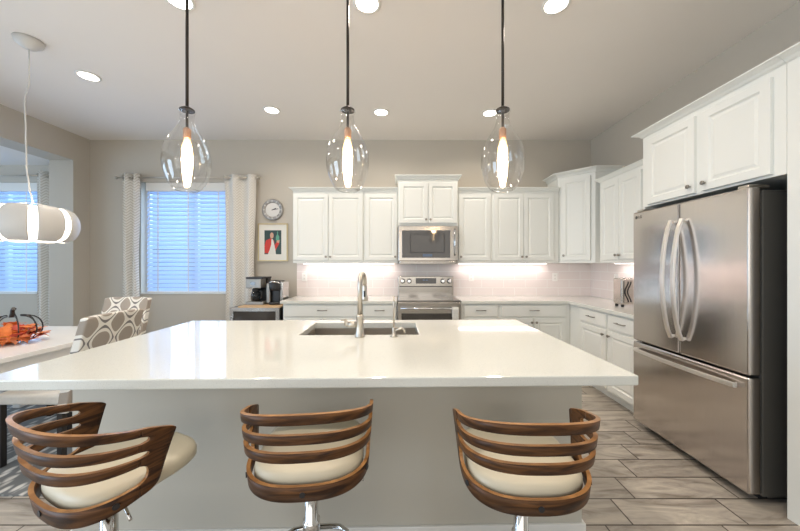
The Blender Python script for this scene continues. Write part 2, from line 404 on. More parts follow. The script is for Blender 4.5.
# ------------------------------------------------------------------ structure
D = 4.48; XR = 2.63; XL = -4.38
def wall_xz(mb, x0, x1, y0, y1, z0, z1, holes):
    xs = sorted({x0, x1, *[h[0] for h in holes], *[h[1] for h in holes]}); zs = sorted({z0, z1, *[h[2] for h in holes], *[h[3] for h in holes]})
    for i in range(len(xs)-1):
        for j in range(len(zs)-1):
            cx, cz = (xs[i]+xs[i+1])/2, (zs[j]+zs[j+1])/2
            if any(h[0] < cx < h[1] and h[2] < cz < h[3] for h in holes): continue
            mb.box(xs[i], xs[i+1], y0, y1, zs[j], zs[j+1])
WIN = [(-3.668, -2.42), (-6.40, -5.12)]; WZ = (0.939, 2.507)
struct('floor', MB().box(-7.2, 2.8, -3.4, 4.64, -0.12, 0.0), M['floor'], 'wood-look plank tile floor')
m = MB().box(XL, 2.8, -3.4, 4.64, CEIL, CEIL+0.15); struct('ceiling', m, M['ceiling'], 'flat ceiling over the kitchen')
m = MB().box(-7.2, -4.70, 0.4, 4.64, 2.74, 2.9); struct('ceiling', m, M['ceiling'], 'lower ceiling of the dining nook')
m = MB(); wall_xz(m, -7.2, 2.8, D, D+0.16, 0, CEIL, [(a, b, *WZ) for a, b in WIN]); struct('wall_back', m, M['wall'], 'greige wall with the windows')
struct('wall_right', MB().box(XR, XR+0.17, -3.4, D, 0, CEIL), M['wall'])
m = MB().box(-4.70, XL, 4.25, D, 0, CEIL).box(-4.70, XL, 1.0, 4.25, 2.74, CEIL).box(-4.70, XL, -3.4, 1.0, 0, CEIL)
struct('wall_left', m, M['wall'], 'wall with the wide opening into the dining nook')
m = MB(); m.box(-7.2, -7.05, 0.4, D, 0, 2.9); m.box(-7.05, -4.70, 0.4, 0.55, 0, 2.9)
struct('wall_nook', m, M['wall'])
struct('wall_rear', MB().box(XL, XR, -3.4, -3.25, 0, CEIL), M['wall'])
# baseboards
def baseboard(name, x0, x1, y0, y1): struct(name, MB().box(x0, x1, y0, y1, 0, 0.10), M['trimw'], bevel=0.004)
baseboard('baseboard_back', XL, -2.2, D-0.014, D)
baseboard('baseboard_nook', -7.05, -4.70, D-0.014, D)
# windows
for k, (a, b) in enumerate(WIN):
    z0, z1 = WZ; y = D+0.10
    m = MB(); t = 0.045
    m.box(a, a+t, y, y+0.05, z0, z1).box(b-t, b, y, y+0.05, z0, z1).box(a+t, b-t, y, y+0.05, z0, z0+t).box(a+t, b-t, y, y+0.05, z1-t, z1)
    c = a+(b-a)*0.57
    m.box(c-0.025, c+0.025, y, y+0.05, z0+t, z1-t)
    wf = struct('window_%d' % (k+1), m, M['trimw'], ['window behind the wide white blind', 'window of the dining nook'][k])
    obj('window_pane', MB().box(a+t-0.003, b-t+0.003, y+0.02, y+0.026, z0+t-0.003, z1-t+0.003), M['glass'], wf)
    struct('trim_%d' % (k+1), MB().box(a-0.0, b+0.0, D-0.012, D+0.10, z0, z0+0.016), M['trimw'], 'window sill', bevel=0.003)
    # blind
    lab = ['white slatted blind lowered over the window between the two kitchen curtains', 'white slatted blind at far left behind the hanging ring lamp'][k]
    bx0, bx1 = a+0.055, b-0.01; yb = D+0.05
    t = thing('window_blind', lab, 'blind', ((a+b)/2, yb, z0+0.018))
    obj('headrail', MB().box(bx0, bx1, yb-0.035, yb+0.03, z1-0.125, z1-0.002), M['trimw'], t, bevel=0.004)
    obj('bottom_rail', MB().box(bx0, bx1, yb-0.022, yb+0.022, z0+0.019, z0+0.037), M['trimw'], t, bevel=0.003)
    m = MB(); zt = z1-0.14; n = 23; pitch = (zt-(z0+0.055))/n
    for i in range(n+1):
        zc = z0+0.055+pitch*i
        R = Matrix.Translation((0, yb, zc)) @ Matrix.Rotation(math.radians(55), 4, 'X')
        m.box(bx0, bx1, -0.032, 0.032, -0.0014, 0.0014, mat=R)
    obj('slats', m, M['blind'], t)
    m = MB()
    for fx in (0.14, 0.5, 0.86):
        x = bx0+(bx1-bx0)*fx; m.box(x-0.009, x+0.009, yb-0.0275, yb-0.0265, z0+0.02, z1-0.12)
    obj('ladder_tape', m, M['trimw'], t)
    obj('tilt_wand', MB().tube([(bx0+0.06, yb-0.045, z1-0.12), (bx0+0.06, yb-0.045, z1-0.75)], 0.004, 6), M['trimw'], t)
# outside
struct('ground_outside', MB().box(-14, 8, 4.66, 14, -0.3, -0.15), M['outground'])
struct('wall_outside', MB().box(-14, 8, 10, 10.2, -0.15, 1.9), M['outwall'])

# backsplash
m = MB().box(-1.47, XR-0.0105, D-0.010, D-0.0002, 0.9145, 1.3705).box(-1.482, -1.47, D-0.012, D-0.0002, 0.9145, 1.3705)
tag(obj('tile_backsplash', m, M['tile'], origin=(0.5, D, 0.914)), 'pale pinkish subway tile backsplash behind the stove on the back wall', 'backsplash')
m = MB().box(XR-0.010, XR-0.0002, 2.75, D-0.0002, 0.9145, 1.3705)
tag(obj('tile_backsplash', m, M['tile'], origin=(XR, 3.5, 0.914)), 'pale pinkish subway tile backsplash on the right wall behind the toaster', 'backsplash')

# ------------------------------------------------------------------ cabinets
DOOR = [(0, 0), (0, 0.017), (0.003, 0.020), (0.050, 0.020), (0.054, 0.016), (0.060, 0.009), (0.068, 0.009), (0.084, 0.015)]
DRAW = [(0, 0), (0, 0.016), (0.006, 0.020)]
UX, UY, UZ = Vector((1, 0, 0)), Vector((0, 1, 0)), Vector((0, 0, 1))
def knob(parent, P, nrm):
    P = Vector(P); nrm = Vector(nrm); m = MB()
    m.tube([P, P+nrm*0.012, P+nrm*0.018, P+nrm*0.026, P+nrm*0.028], [0.005, 0.005, 0.014, 0.014, 0.010], 12)
    return obj('knob', m, M['hardware'], parent)
def pull(parent, P, u, nrm, L=0.12):
    P = Vector(P); nrm = Vector(nrm); u = Vector(u); m = MB()
    a, b = P-u*L/2, P+u*L/2
    m.tube([a+u*0.012, a+u*0.012+nrm*0.026], 0.005, 8); m.tube([b-u*0.012, b-u*0.012+nrm*0.026], 0.005, 8)
    m.tube([a+nrm*0.026, P+nrm*0.032, b+nrm*0.026], 0.0055, 8)
    return obj('handle', m, M['hardware'], parent)
def door(parent, O, u, nrm, w, h, kn=None):
    m = MB().panel(O, u, UZ, nrm, w, h, DOOR); d = obj('door', m, M['white'], parent)
    if kn: knob(d, Vector(O)+Vector(u)*kn[0]+UZ*kn[1]+Vector(nrm)*0.019, nrm)
    return d
def crown_poly(path, z0, z1, outward, w=0.045):
    """path: list of (x,y) front line points with outward unit normals per point (already mitred)"""
    m = MB(); prof = [(0, 0), (0.012, 0.006), (0.02, (z1-z0)*0.45), (w*0.8, (z1-z0)*0.8), (w, (z1-z0)*0.82), (w, z1-z0), (-0.03, z1-z0), (-0.03, 0)]
    rings = []
    for (x, y), (ox, oy) in zip(path, outward):
        rings.append([m.bm.verts.new((x+ox*a, y+oy*a, z0+b)) for a, b in prof])
    n = len(prof)
    for i in range(len(rings)-1):
        for k in range(n): m._f([rings[i][k], rings[i+1][k], rings[i+1][(k+1) % n], rings[i][(k+1) % n]])
    m._f(rings[0]); m._f(rings[-1][::-1])
    return m

FY = D-0.33   # upper cabinet face
def upper_back(label, x0, x1, z0, z1, doors, fy=FY, crown=0.04, ends=(False, False), group=None):
    t = thing('wall_cabinet', label, 'cabinet', ((x0+x1)/2, D, z0), group)
    obj('cabinet_body', MB().box(x0+0.001, x1-0.001, fy, D-0.0005, z0, z1), M['white'], t, bevel=0.002)
    for (a, b, kside) in doors:
        w = b-a; h = z1-z0-0.075
        door(t, (a, fy, z0+0.035), UX, -UY, w, h, (0.025 if kside == 'l' else w-0.025, 0.045))
    e = 0.04
    pts = [(x0+0.001, fy), (x1-0.001, fy)]; on = [(-1, -1) if ends[0] else (0, -1), (1, -1) if ends[1] else (0, -1)]
    if ends[0]: pts.insert(0, (x0+0.001, D-0.001)); on.insert(0, (-1, 0))
    if ends[1]: pts.append((x1-0.001, D-0.001)); on.append((1, 0))
    obj('crown_molding', crown_poly(pts, z1-0.002, z1+crown, on), M['white'], t)
    return t
UB, UT = 1.371, 2.305
upper_back('double-door white wall cabinet at the left end, beside the framed print', -1.427, -0.513, UB, UT, [(-1.415, -0.968, 'r'), (-0.962, -0.520, 'l')], ends=(True, False))
upper_back('single-door white wall cabinet just left of the microwave', -0.513, -0.062, UB, UT, [(-0.488, -0.075, 'r')])
upper_back('short two-door white wall cabinet raised above the microwave', -0.062, 0.705, 1.845, 2.44, [(-0.045, 0.319, 'r'), (0.325, 0.688, 'l')], fy=D-0.37, crown=0.055, ends=(True, True))
upper_back('single-door white wall cabinet just right of the microwave', 0.705, 1.15, UB, UT, [(0.722, 1.125, 'l')])
upper_back('double-door white wall cabinet between the corner cabinet and the single-door one', 1.15, 2.018, UB, UT, [(1.175, 1.557, 'r'), (1.563, 1.945, 'l')])
# corner diagonal cabinet
CX, CY = 2.022, 3.868
t = thing('wall_cabinet', 'tall angled corner wall cabinet with one door, where the two walls meet', 'cabinet', (2.4, 4.25, UB))
pl = [(CX, D-0.0005), (CX, 4.175), (2.325, CY), (XR-0.0005, CY), (XR-0.0005, D-0.0005)]
CT = 2.475
obj('cabinet_body', MB().prism(pl, UB, CT), M['white'], t, bevel=0.002)
u = Vector((2.325-CX, CY-4.175, 0)); Ld = u.length; u.normalize(); nn = Vector((-u.y*-1, -u.x, 0)); nn = Vector((u.y, -u.x, 0))
door(t, Vector((CX, 4.175, UB+0.035))+u*0.05, u, nn, Ld-0.10, CT-UB-0.07, (0.03, 0.06))
s2 = math.tan(PI/8)
obj('crown_molding', crown_poly([(CX, D-0.001), (CX, 4.175), (2.325, CY), (XR-0.001, CY)], CT-0.002, CT+0.055, [(-1, 0), (-1, -s2), (-s2, -1), (0, -1)], w=0.07), M['white'], t)
# right wall upper
FXU = 2.30
t = thing('wall_cabinet', 'double-door white wall cabinet on the right wall beside the fridge', 'cabinet', (XR, 3.3, UB))
YA, YB = 2.722, 3.735
obj('cabinet_body', MB().box(FXU, XR-0.0005, YA, YB, UB, UT), M['white'], t, bevel=0.002)
for a, b, k in ((3.695, 3.392, 'r'), (3.386, 3.070, 'l')):
    w = a-b; door(t, (FXU, a, UB+0.035), -UY, -UX, w, UT-UB-0.075, (0.025 if k == 'l' else w-0.025, 0.045))
obj('crown_molding', crown_poly([(XR-0.001, YB), (FXU, YB), (FXU, YA)], UT-0.002, UT+0.04, [(0, 1), (-1, 1), (-1, 0)]), M['white'], t)
# fridge enclosure
FXF = 2.04
t = thing('fridge_surround_cabinet', 'white two-door cabinet bridging the top of the fridge, with tall side panel', 'cabinet', (XR, 2.2, 0))
obj('cabinet_body', MB().box(FXF, XR-0.0005, 1.702, 2.72, 1.83, 2.42), M['white'], t, bevel=0.002)
obj('side_panel', MB().box(FXF, XR-0.0005, 2.698, 2.72, 0.0, 1.829), M['white'], t, bevel=0.002)
for a, b, k in ((2.655, 2.222, 'r'), (2.170, 1.762, 'l')):
    w = a-b; door(t, (FXF, a, 1.845), -UY, -UX, w, 0.535, (0.03 if k == 'l' else w-0.03, 0.05))
obj('crown_molding', crown_poly([(XR-0.001, 2.72), (FXF, 2.72), (FXF, 1.702)], 2.418, 2.46, [(0, 1), (-1, 1), (-1, 0)], w=0.06), M['white'], t)
t = thing('pantry_cabinet', 'tall white pantry cabinet at the right picture edge beside the fridge', 'cabinet', (XR, 1.2, 0))
obj('cabinet_body', MB().box(FXF, XR-0.0005, 0.75, 1.70, 0.0, 2.42), M['white'], t, bevel=0.002)
for z0, z1 in ((0.12, 1.30), (1.32, 2.38)):
    door(t, (FXF, 1.595, z0), -UY, -UX, 0.40, z1-z0, (0.37, 0.05 if z0 > 1 else 1.1)); door(t, (FXF, 1.185, z0), -UY, -UX, 0.40, z1-z0, (0.03, 0.05 if z0 > 1 else 1.1))
obj('crown_molding', crown_poly([(FXF, 1.70), (FXF, 0.75)], 2.418, 2.46, [(-1, 0), (-1, 0)], w=0.06), M['white'], t)

# base cabinets
FB = D-0.61
def base_back(label, x0, x1, drawers, doors):
    t = thing('base_cabinet', label, 'cabinet', ((x0+x1)/2, FB, 0))
    m = MB().box(x0+0.001, x1-0.001, FB, D-0.011, 0.10, 0.878).box(x0+0.001, x1-0.001, FB+0.07, D-0.011, 0, 0.10)
    obj('cabinet_body', m, M['white'], t, bevel=0.002)
    for a, b in drawers:
        d = obj('drawer', MB().panel((a, FB, 0.722), UX, UZ, -UY, b-a, 0.138, DRAW), M['white'], t)
        pull(d, ((a+b)/2, FB-0.019, 0.80), UX, -UY)
    for a, b, k in doors:
        w = b-a; door(t, (a, FB, 0.125), UX, -UY, w, 0.575, (0.025 if k == 'l' else w-0.025, 0.53))
    return t
base_back('white base cabinet with a wide drawer, left end of the counter run', -1.45, -0.487, [(-1.435, -0.50)], [(-1.435, -0.972, 'r'), (-0.966, -0.50, 'l')])
base_back('narrow white base cabinet just left of the stove', -0.487, -0.074, [(-0.475, -0.085)], [(-0.475, -0.085, 'r')])
base_back('narrow white base cabinet just right of the stove', 0.70, 1.16, [(0.735, 1.135)], [(0.735, 1.135, 'l')])
base_back('white base cabinet with a wide drawer over two doors, near the corner', 1.16, 2.018, [(1.185, 1.962)], [(1.185, 1.57, 'r'), (1.577, 1.962, 'l')])
FXB = 2.02
t = thing('base_cabinet', 'white base cabinet along the right wall, next to the fridge', 'cabinet', (FXB, 3.3, 0))
m = MB().box(FXB, XR-0.011, 2.722, D-0.011, 0.10, 0.878).box(FXB+0.08, XR-0.011, 2.722, D-0.011, 0, 0.10)
obj('cabinet_body', m, M['white'], t, bevel=0.002)
for a, b, k in ((3.62, 3.165, 'r'), (3.125, 2.74, 'l')):
    d = obj('drawer', MB().panel((FXB, a, 0.722), -UY, UZ, -UX, a-b, 0.138, DRAW), M['white'], t)
    pull(d, (FXB-0.019, (a+b)/2, 0.80), UY, -UX, 0.13)
    w = a-b; door(t, (FXB, a, 0.125), -UY, -UX, w, 0.575, (0.025 if k == 'l' else w-0.025, 0.53))
# worktops
o = obj('worktop', MB().box(-1.475, -0.073, D-0.65, D-0.011, 0.879, 0.914), M['quartz'], origin=(-0.77, FB, 0.879), bevel=0.004); tag(o, 'white quartz worktop left of the stove', 'countertop')
pl = [(0.700, D-0.65), (1.98, D-0.65), (1.98, 2.722), (XR-0.011, 2.722), (XR-0.011, D-0.011), (0.700, D-0.011)]
o = obj('worktop', MB().prism(pl, 0.879, 0.914), M['quartz'], origin=(1.5, FB, 0.879), bevel=0.004); tag(o, 'L-shaped white quartz worktop running from the stove round the corner to the fridge', 'countertop')
# under cabinet light strips
def strip(label, x0, x1, y0, y1, along):
    t = thing('under_cabinet_light', label, 'light', ((x0+x1)/2, (y0+y1)/2, UB-0.014), 'under cabinet light strips')
    obj('housing', MB().box(x0, x1, y0, y1, UB-0.008, UB-0.0005), M['trimw'], t)
    obj('diffuser', MB().box(x0+0.003, x1-0.003, y0+0.003, y1-0.003, UB-0.013, UB-0.008), M['ledstrip'], t)
    l = area('under_cabinet_lamp', ((x0+x1)/2, (y0+y1)/2, UB-0.016), (0, 0, 0), x1-x0, 2.0*max(x1-x0, y1-y0), (1.0, 0.84, 0.80), size_y=y1-y0)
strip('slim light strip under the cabinets left of the microwave', -1.36, -0.12, D-0.12, D-0.09, 'x')
strip('slim light strip under the cabinets right of the microwave', 0.76, 1.96, D-0.12, D-0.09, 'x')
strip('slim light strip under the right wall cabinet beside the fridge', XR-0.12, XR-0.09, 2.85, 3.80, 'y')

# outlets
def outlet(label, P, wall='back'):
    x, y, z = P; t = thing('wall_outlet', label, 'outlet', P)
    if wall == 'back':
        obj('cover_plate', MB().box(x-0.036, x+0.036, y-0.006, y-0.0002, z-0.058, z+0.058), M['plate'], t, bevel=0.002)
        for dz in (-0.026, 0.018): obj('socket', MB().box(x-0.012, x+0.012, y-0.0068, y-0.006, z+dz-0.008, z+dz+0.016), M['plate_d'], t, bevel=0.0003)
    else:
        obj('cover_plate', MB().box(x-0.006, x-0.0002, y-0.036, y+0.036, z-0.058, z+0.058), M['plate'], t, bevel=0.002)
        for dz in (-0.026, 0.018): obj('socket', MB().box(x-0.0068, x-0.006, y-0.012, y+0.012, z+dz-0.008, z+dz+0.016), M['plate_d'], t, bevel=0.0003)
zy = 1.177
outlet('white outlet on the tiles nearest the coffee machines', (-1.376, D-0.010, zy))
outlet('white outlet on the tiles directly behind the tall faucet', (-0.688, D-0.010, zy))
outlet('white outlet on the tiles just right of the stove', (0.952, D-0.010, zy))
outlet('white outlet on the back wall tiles nearest the corner', (2.12, D-0.010, zy))
outlet('white outlet on the right wall tiles above the toaster', (XR-0.010, 3.93, zy), 'right')

# ------------------------------------------------------------------ range
x0, x1 = -0.068, 0.694; yf = FB-0.03
t = thing('electric_range', 'stainless steel freestanding electric stove between the two worktops', 'stove', (0.313, FB, 0))
obj('range_body', MB().box(x0, x1, yf+0.03, D-0.02, 0.02, 0.905).box(x0+0.03, x1-0.03, yf+0.08, D-0.05, 0, 0.02), M['steelh'], t, bevel=0.003)
ck = obj('cooktop', MB().box(x0+0.004, x1-0.004, yf+0.0, D-0.09, 0.9055, 0.918), M['blackglass'], t, bevel=0.003)
m = MB()
for (bx, by, r) in ((0.12, 4.06, 0.10), (0.50, 4.06, 0.085), (0.14, 4.28, 0.075), (0.50, 4.28, 0.10)):
    for rr in (r, r*0.6):
        m.tube([(bx+rr*math.cos(2*PI*i/28), by+rr*math.sin(2*PI*i/28), 0.9182) for i in range(28)], 0.0012, 4, closed=True)
obj('burner_rings', m, M['pan'], ck)
bgd = obj('backguard', MB().box(x0+0.004, x1-0.004, D-0.085, D-0.02, 0.9055, 1.19), M['steelh'], t, bevel=0.005)
obj('display_panel', MB().box(0.175, 0.455, D-0.088, D-0.085, 1.09, 1.165), M['blackglass'], bgd)
obj('clock_digits', MB().box(0.27, 0.30, D-0.0888, D-0.088, 1.13, 1.145).box(0.31, 0.34, D-0.0888, D-0.088, 1.13, 1.145), M['display'], bgd)
for kx in (-0.005, 0.085, 0.545, 0.635):
    k = obj('control_knob', MB().lathe([(0.034, 0), (0.034, -0.008), (0.027, -0.012), (0.025, -0.03), (0.018, -0.034)], 20, (kx, D-0.085, 1.125), axis='Y'), M['chrome'], t)
obj('vent_strip', MB().box(x0+0.02, x1-0.02, D-0.087, D-0.085, 1.045, 1.055), M['black'], t)
dr = obj('oven_door', MB().box(x0+0.003, x1-0.003, yf-0.01, yf+0.029, 0.27, 0.895), M['steelh'], t, bevel=0.004)
obj('oven_window', MB().box(x0+0.05, x1-0.05, yf-0.013, yf-0.01, 0.38, 0.765), M['blackglass'], dr)
m = MB(); hy = yf-0.055
m.tube([(x0+0.04, hy, 0.83), (x1-0.04, hy, 0.83)], 0.012, 12); m.tube([(x0+0.07, hy, 0.83), (x0+0.07, yf-0.01, 0.83)], 0.009, 8); m.tube([(x1-0.07, hy, 0.83), (x1-0.07, yf-0.01, 0.83)], 0.009, 8)
obj('oven_handle', m, M['chrome'], dr)
obj('storage_drawer', MB().box(x0+0.003, x1-0.003, yf-0.008, yf+0.029, 0.05, 0.26), M['steelh'], t, bevel=0.004)
# towel
m = MB()
def P(i, j, sd):
    u = 0.58+0.075*j/6; a = i/16
    if a < 0.45: y, z = hy-0.0155-sd*0.003, 0.70+0.13*(a/0.45)
    elif a < 0.55:
        th = PI*(a-0.45)/0.10; r = 0.0155+sd*0.003; y, z = hy-r*math.cos(th), 0.83+r*math.sin(th)
    else: y, z = hy+0.0155+sd*0.003, 0.83-0.10*((a-0.55)/0.45)
    return Vector((u, y+0.002*math.sin(j*2.0)*(1 if a < .45 else 0), z))
m.grid(P, 16, 6, th=1)
tag(obj('dish_towel', m, M['towel'], origin=(0.62, hy, 0.70)), 'small grey and white dish towel folded over the oven handle', 'towel')
# microwave
x0, x1 = -0.058, 0.700; y0 = D-0.42
t = thing('over_range_microwave', 'stainless steel microwave mounted above the stove', 'microwave', (0.32, D, 1.355))
obj('microwave_body', MB().box(x0, x1, y0+0.03, D-0.012, 1.395, 1.843), M['steelh'], t, bevel=0.004)
obj('vent_hood', MB().box(x0+0.01, x1-0.01, y0+0.05, D-0.02, 1.36, 1.394).box(x0+0.02, x1-0.02, y0+0.01, y0+0.05, 1.375, 1.394), M['steelh'], t, bevel=0.004)
d = obj('microwave_door', MB().box(x0+0.002, x1-0.002, y0, y0+0.029, 1.397, 1.841), M['steelh'], t, bevel=0.006)
obj('door_glass', MB().box(x0+0.045, 0.600, y0-0.004, y0, 1.437, 1.785), M['blackglass'], d, bevel=0.002)
m = MB()
for (a, b, c, e) in ((0.09, 0.53, 1.50, 1.508), (0.09, 0.53, 1.735, 1.743), (0.09, 0.098, 1.508, 1.735), (0.522, 0.53, 1.508, 1.735)): m.box(a, b, y0-0.0055, y0-0.004, c, e)
obj('window_border', m, M['black'], d)
obj('control_display', MB().box(0.25, 0.37, y0-0.0055, y0-0.004, 1.452, 1.485), M['display'], d)
m = MB(); m.tube([(0.655, y0-0.002, 1.47), (0.655, y0-0.035, 1.50), (0.655, y0-0.045, 1.63), (0.655, y0-0.035, 1.77), (0.655, y0-0.002, 1.80)], 0.011, 10)
obj('door_handle', m, M['chrome'], d)

# ------------------------------------------------------------------ fridge
FX = 1.93; ya, yb2 = 1.785, 2.685; ym = 2.237
t = thing('refrigerator', 'large stainless steel french-door refrigerator with bottom freezer drawer', 'refrigerator', (2.28, 2.23, 0))
obj('cabinet_shell', MB().box(FX+0.085, XR-0.02, ya+0.008, yb2-0.006, 0.045, 1.765), M['darkside'], t, bevel=0.004)
m = MB(); 
for yy in (ya+0.06, yb2-0.08):
    m.box(FX+0.12, FX+0.17, yy, yy+0.05, 0, 0.046)
    m.box(XR-0.12, XR-0.07, yy, yy+0.05, 0, 0.046)
obj('feet', m, M['black'], t)
obj('door_gasket', MB().box(FX+0.068, FX+0.0845, ya+0.012, yb2-0.012, 0.06, 1.755), M['gasket'], t)
dl = obj('door', MB().box(FX, FX+0.068, ym+0.003, yb2, 0.725, 1.78), M['steelsheet'], t, bevel=0.010, bseg=3)
dn = obj('door', MB().box(FX, FX+0.068, ya, ym-0.003, 0.725, 1.78), M['steelsheet'], t, bevel=0.010, bseg=3)
fd = obj('freezer_drawer', MB().box(FX, FX+0.068, ya, yb2, 0.060, 0.712), M['steelsheet'], t, bevel=0.010, bseg=3)
for yy in (ya+0.05, yb2-0.05):
    obj('hinge_cover', MB().box(FX+0.02, FX+0.14, yy-0.03, yy+0.03, 1.781, 1.80), M['nickel'], t, bevel=0.004)
for dd, yy, sg in ((dl, ym+0.045, 1), (dn, ym-0.045, -1)):
    m = MB(); pts = []; 
    n = 14
    for i in range(n+1):
        a = i/n; z = 0.83+0.83*a; out = 0.022+0.062*math.sin(PI*a)**0.7
        pts.append((FX-out, yy, z))
    pts = [(FX+0.0, yy, 0.845)]+pts[0:]+[(FX+0.0, yy, 1.645)]
    # rectangular bar section
    rings = []
    for i, p in enumerate(pts):
        p = Vector(p); d = (Vector(pts[min(i+1, len(pts)-1)])-Vector(pts[max(i-1, 0)])).normalized(); nx = Vector((d.z, 0, -d.x))
        rings.append([m.bm.verts.new(p+UY*a+nx*b) for a, b in ((-0.013, -0.008), (0.013, -0.008), (0.013, 0.008), (-0.013, 0.008))])
    for i in range(len(rings)-1):
        for k in range(4): m._f([rings[i][k], rings[i+1][k], rings[i+1][(k+1) % 4], rings[i][(k+1) % 4]])
    m._f(rings[0]); m._f(rings[-1])
    obj('door_handle', m, M['handle'], dd, bevel=0.003)
m = MB(); pts = [(FX, ya+0.07, 0.655)]+[(FX-0.025-0.028*math.sin(PI*i/12)**0.7, ya+0.05+(yb2-ya-0.10)*i/12, 0.655) for i in range(13)]+[(FX, yb2-0.07, 0.655)]
rings = []
for i, p in enumerate(pts):
    rings.append([m.bm.verts.new(Vector(p)+UZ*a+UX*b) for a, b in ((-0.014, -0.008), (0.014, -0.008), (0.014, 0.008), (-0.014, 0.008))])
for i in range(len(rings)-1):
    for k in range(4): m._f([rings[i][k], rings[i+1][k], rings[i+1][(k+1) % 4], rings[i][(k+1) % 4]])
m._f(rings[0]); m._f(rings[-1])
obj('freezer_handle', m, M['handle'], fd, bevel=0.003)
# small maker's badge: letters on the far door
fc = bpy.data.curves.new('badge_text', 'FONT'); fc.body = 'LG'; fc.size = 0.034; fc.extrude = 0.0006
ft = bpy.data.objects.new('badge_text', fc); COL.objects.link(ft); bpy.context.view_layer.update()
fm = bpy.data.meshes.new_from_object(ft.evaluated_get(bpy.context.evaluated_depsgraph_get())); bpy.data.objects.remove(ft)
fm.materials.clear(); fm.materials.append(M['darkside'])
fo = bpy.data.objects.new('badge_letters', fm); COL.objects.link(fo); fo.parent = dl
fo.location = Vector((FX-0.0008, 2.625, 1.725))-wloc(t); fo.rotation_euler = (PI/2, 0, -PI/2)
m = MB().lathe([(0.013, 0), (0.013, -0.0012)], 16, (FX, 2.645, 1.736), axis='X'); obj('badge_emblem', m, M['darkside'], dl)

# ------------------------------------------------------------------ toaster on the right worktop
t = thing('toaster', 'stainless steel toaster with black curved trim beside the fridge', 'toaster', (2.37, 3.34, 0.914))
obj('toaster_body', MB().box(2.235, 2.50, 3.27, 3.41, 0.935, 1.210), M['steelh'], t, bevel=0.018, bseg=4)
for cx in (2.285, 2.312):
    obj('front_trim', MB().tube([(cx+0.018*math.cos(a*PI/6), 3.267, 0.965+0.21*a/12) for a in range(13)], 0.0055, 6), M['black'], t)
obj('front_rib', MB().box(2.252, 2.258, 3.265, 3.2695, 0.96, 1.18), M['darkside'], t)
obj('bread_slot', MB().box(2.28, 2.46, 3.325, 3.355, 1.2102, 1.212), M['black'], t)
obj('lever', MB().box(2.44, 2.47, 3.245, 3.2698, 1.11, 1.13), M['black'], t, bevel=0.004)
for fx in (2.26, 2.475):
    for fy in (3.295, 3.385):
        obj('foot', MB().lathe([(0.014, 0.9142), (0.016, 0.936)], 12, (fx, fy, 0)), M['black'], t)

# ------------------------------------------------------------------ coffee corner
t = thing('beverage_fridge', 'low stainless beverage fridge with glass door below the curtain', 'drinks fridge', (-1.8, 4.2, 0))
bx0, bx1, by0, by1 = -2.13, -1.52, 3.93, 4.33
obj('fridge_body', MB().box(bx0, bx1, by0+0.03, by1, 0.03, 0.82).box(bx0+0.03, bx1-0.03, by0+0.06, by1-0.02, 0, 0.03), M['black'], t, bevel=0.004)
m = MB(); w = 0.045
m.box(bx0, bx1, by0, by0+0.029, 0.775, 0.82).box(bx0, bx1, by0, by0+0.029, 0.06, 0.11).box(bx0, bx0+w, by0, by0+0.029, 0.11, 0.775).box(bx1-w, bx1, by0, by0+0.029, 0.11, 0.775)
d = obj('glass_door', m, M['steelh'], t)
obj('door_glass', MB().box(bx0+w-0.002, bx1-w+0.002, by0+0.008, by0+0.020, 0.108, 0.777), M['blackglass'], d)
obj('door_handle', MB().tube([(bx0+0.025, by0, 0.30), (bx0+0.025, by0-0.03, 0.31), (bx0+0.025, by0-0.03, 0.69), (bx0+0.025, by0, 0.70)], 0.007, 8), M['chrome'], d)
tag(obj('serving_board', MB().box(-2.02, -1.50, 3.91, 4.335, 0.8205, 0.84), M['board'], origin=(-1.8, 4.2, 0.8205), bevel=0.003), 'light wooden board on top of the beverage fridge', 'board')
# drip coffee maker
zb = 0.8405
t = thing('drip_coffee_maker', 'steel and black drip coffee maker with glass carafe beside the curtain', 'coffee maker', (-1.9, 4.17, zb))
x0, x1 = -1.985, -1.765
obj('base_plate', MB().box(x0, x1, 4.04, 4.30, zb, zb+0.04), M['coffeesteel'], t, bevel=0.006)
obj('water_tank', MB().box(x0+0.01, x1-0.005, 4.20, 4.295, zb+0.04, zb+0.33), M['black'], t, bevel=0.006)
hd = obj('brew_head', MB().box(x0, x1-0.03, 4.04, 4.20, zb+0.21, zb+0.33), M['coffeesteel'], t, bevel=0.008)
obj('control_screen', MB().box(x0+0.06, x1-0.10, 4.037, 4.04, zb+0.25, zb+0.29), M['blackglass'], hd)
obj('lid', MB().box(x0-0.002, x1, 4.035, 4.302, zb+0.3305, zb+0.352), M['black'], t, bevel=0.005)
cf = obj('carafe', MB().lathe([(0.055, zb+0.042), (0.066, zb+0.06), (0.068, zb+0.11), (0.058, zb+0.155), (0.048, zb+0.17)], 24, (-1.885, 4.115, 0)), M['carafe'], t)
obj('carafe_collar', MB().lathe([(0.050, zb+0.168), (0.052, zb+0.195), (0.02, zb+0.205)], 24, (-1.885, 4.115, 0)), M['black'], cf)
obj('carafe_handle', MB().tube([(-1.84, 4.09, zb+0.18), (-1.795, 4.06, zb+0.17), (-1.785, 4.055, zb+0.10), (-1.83, 4.09, zb+0.07)], 0.009, 8), M['black'], cf)
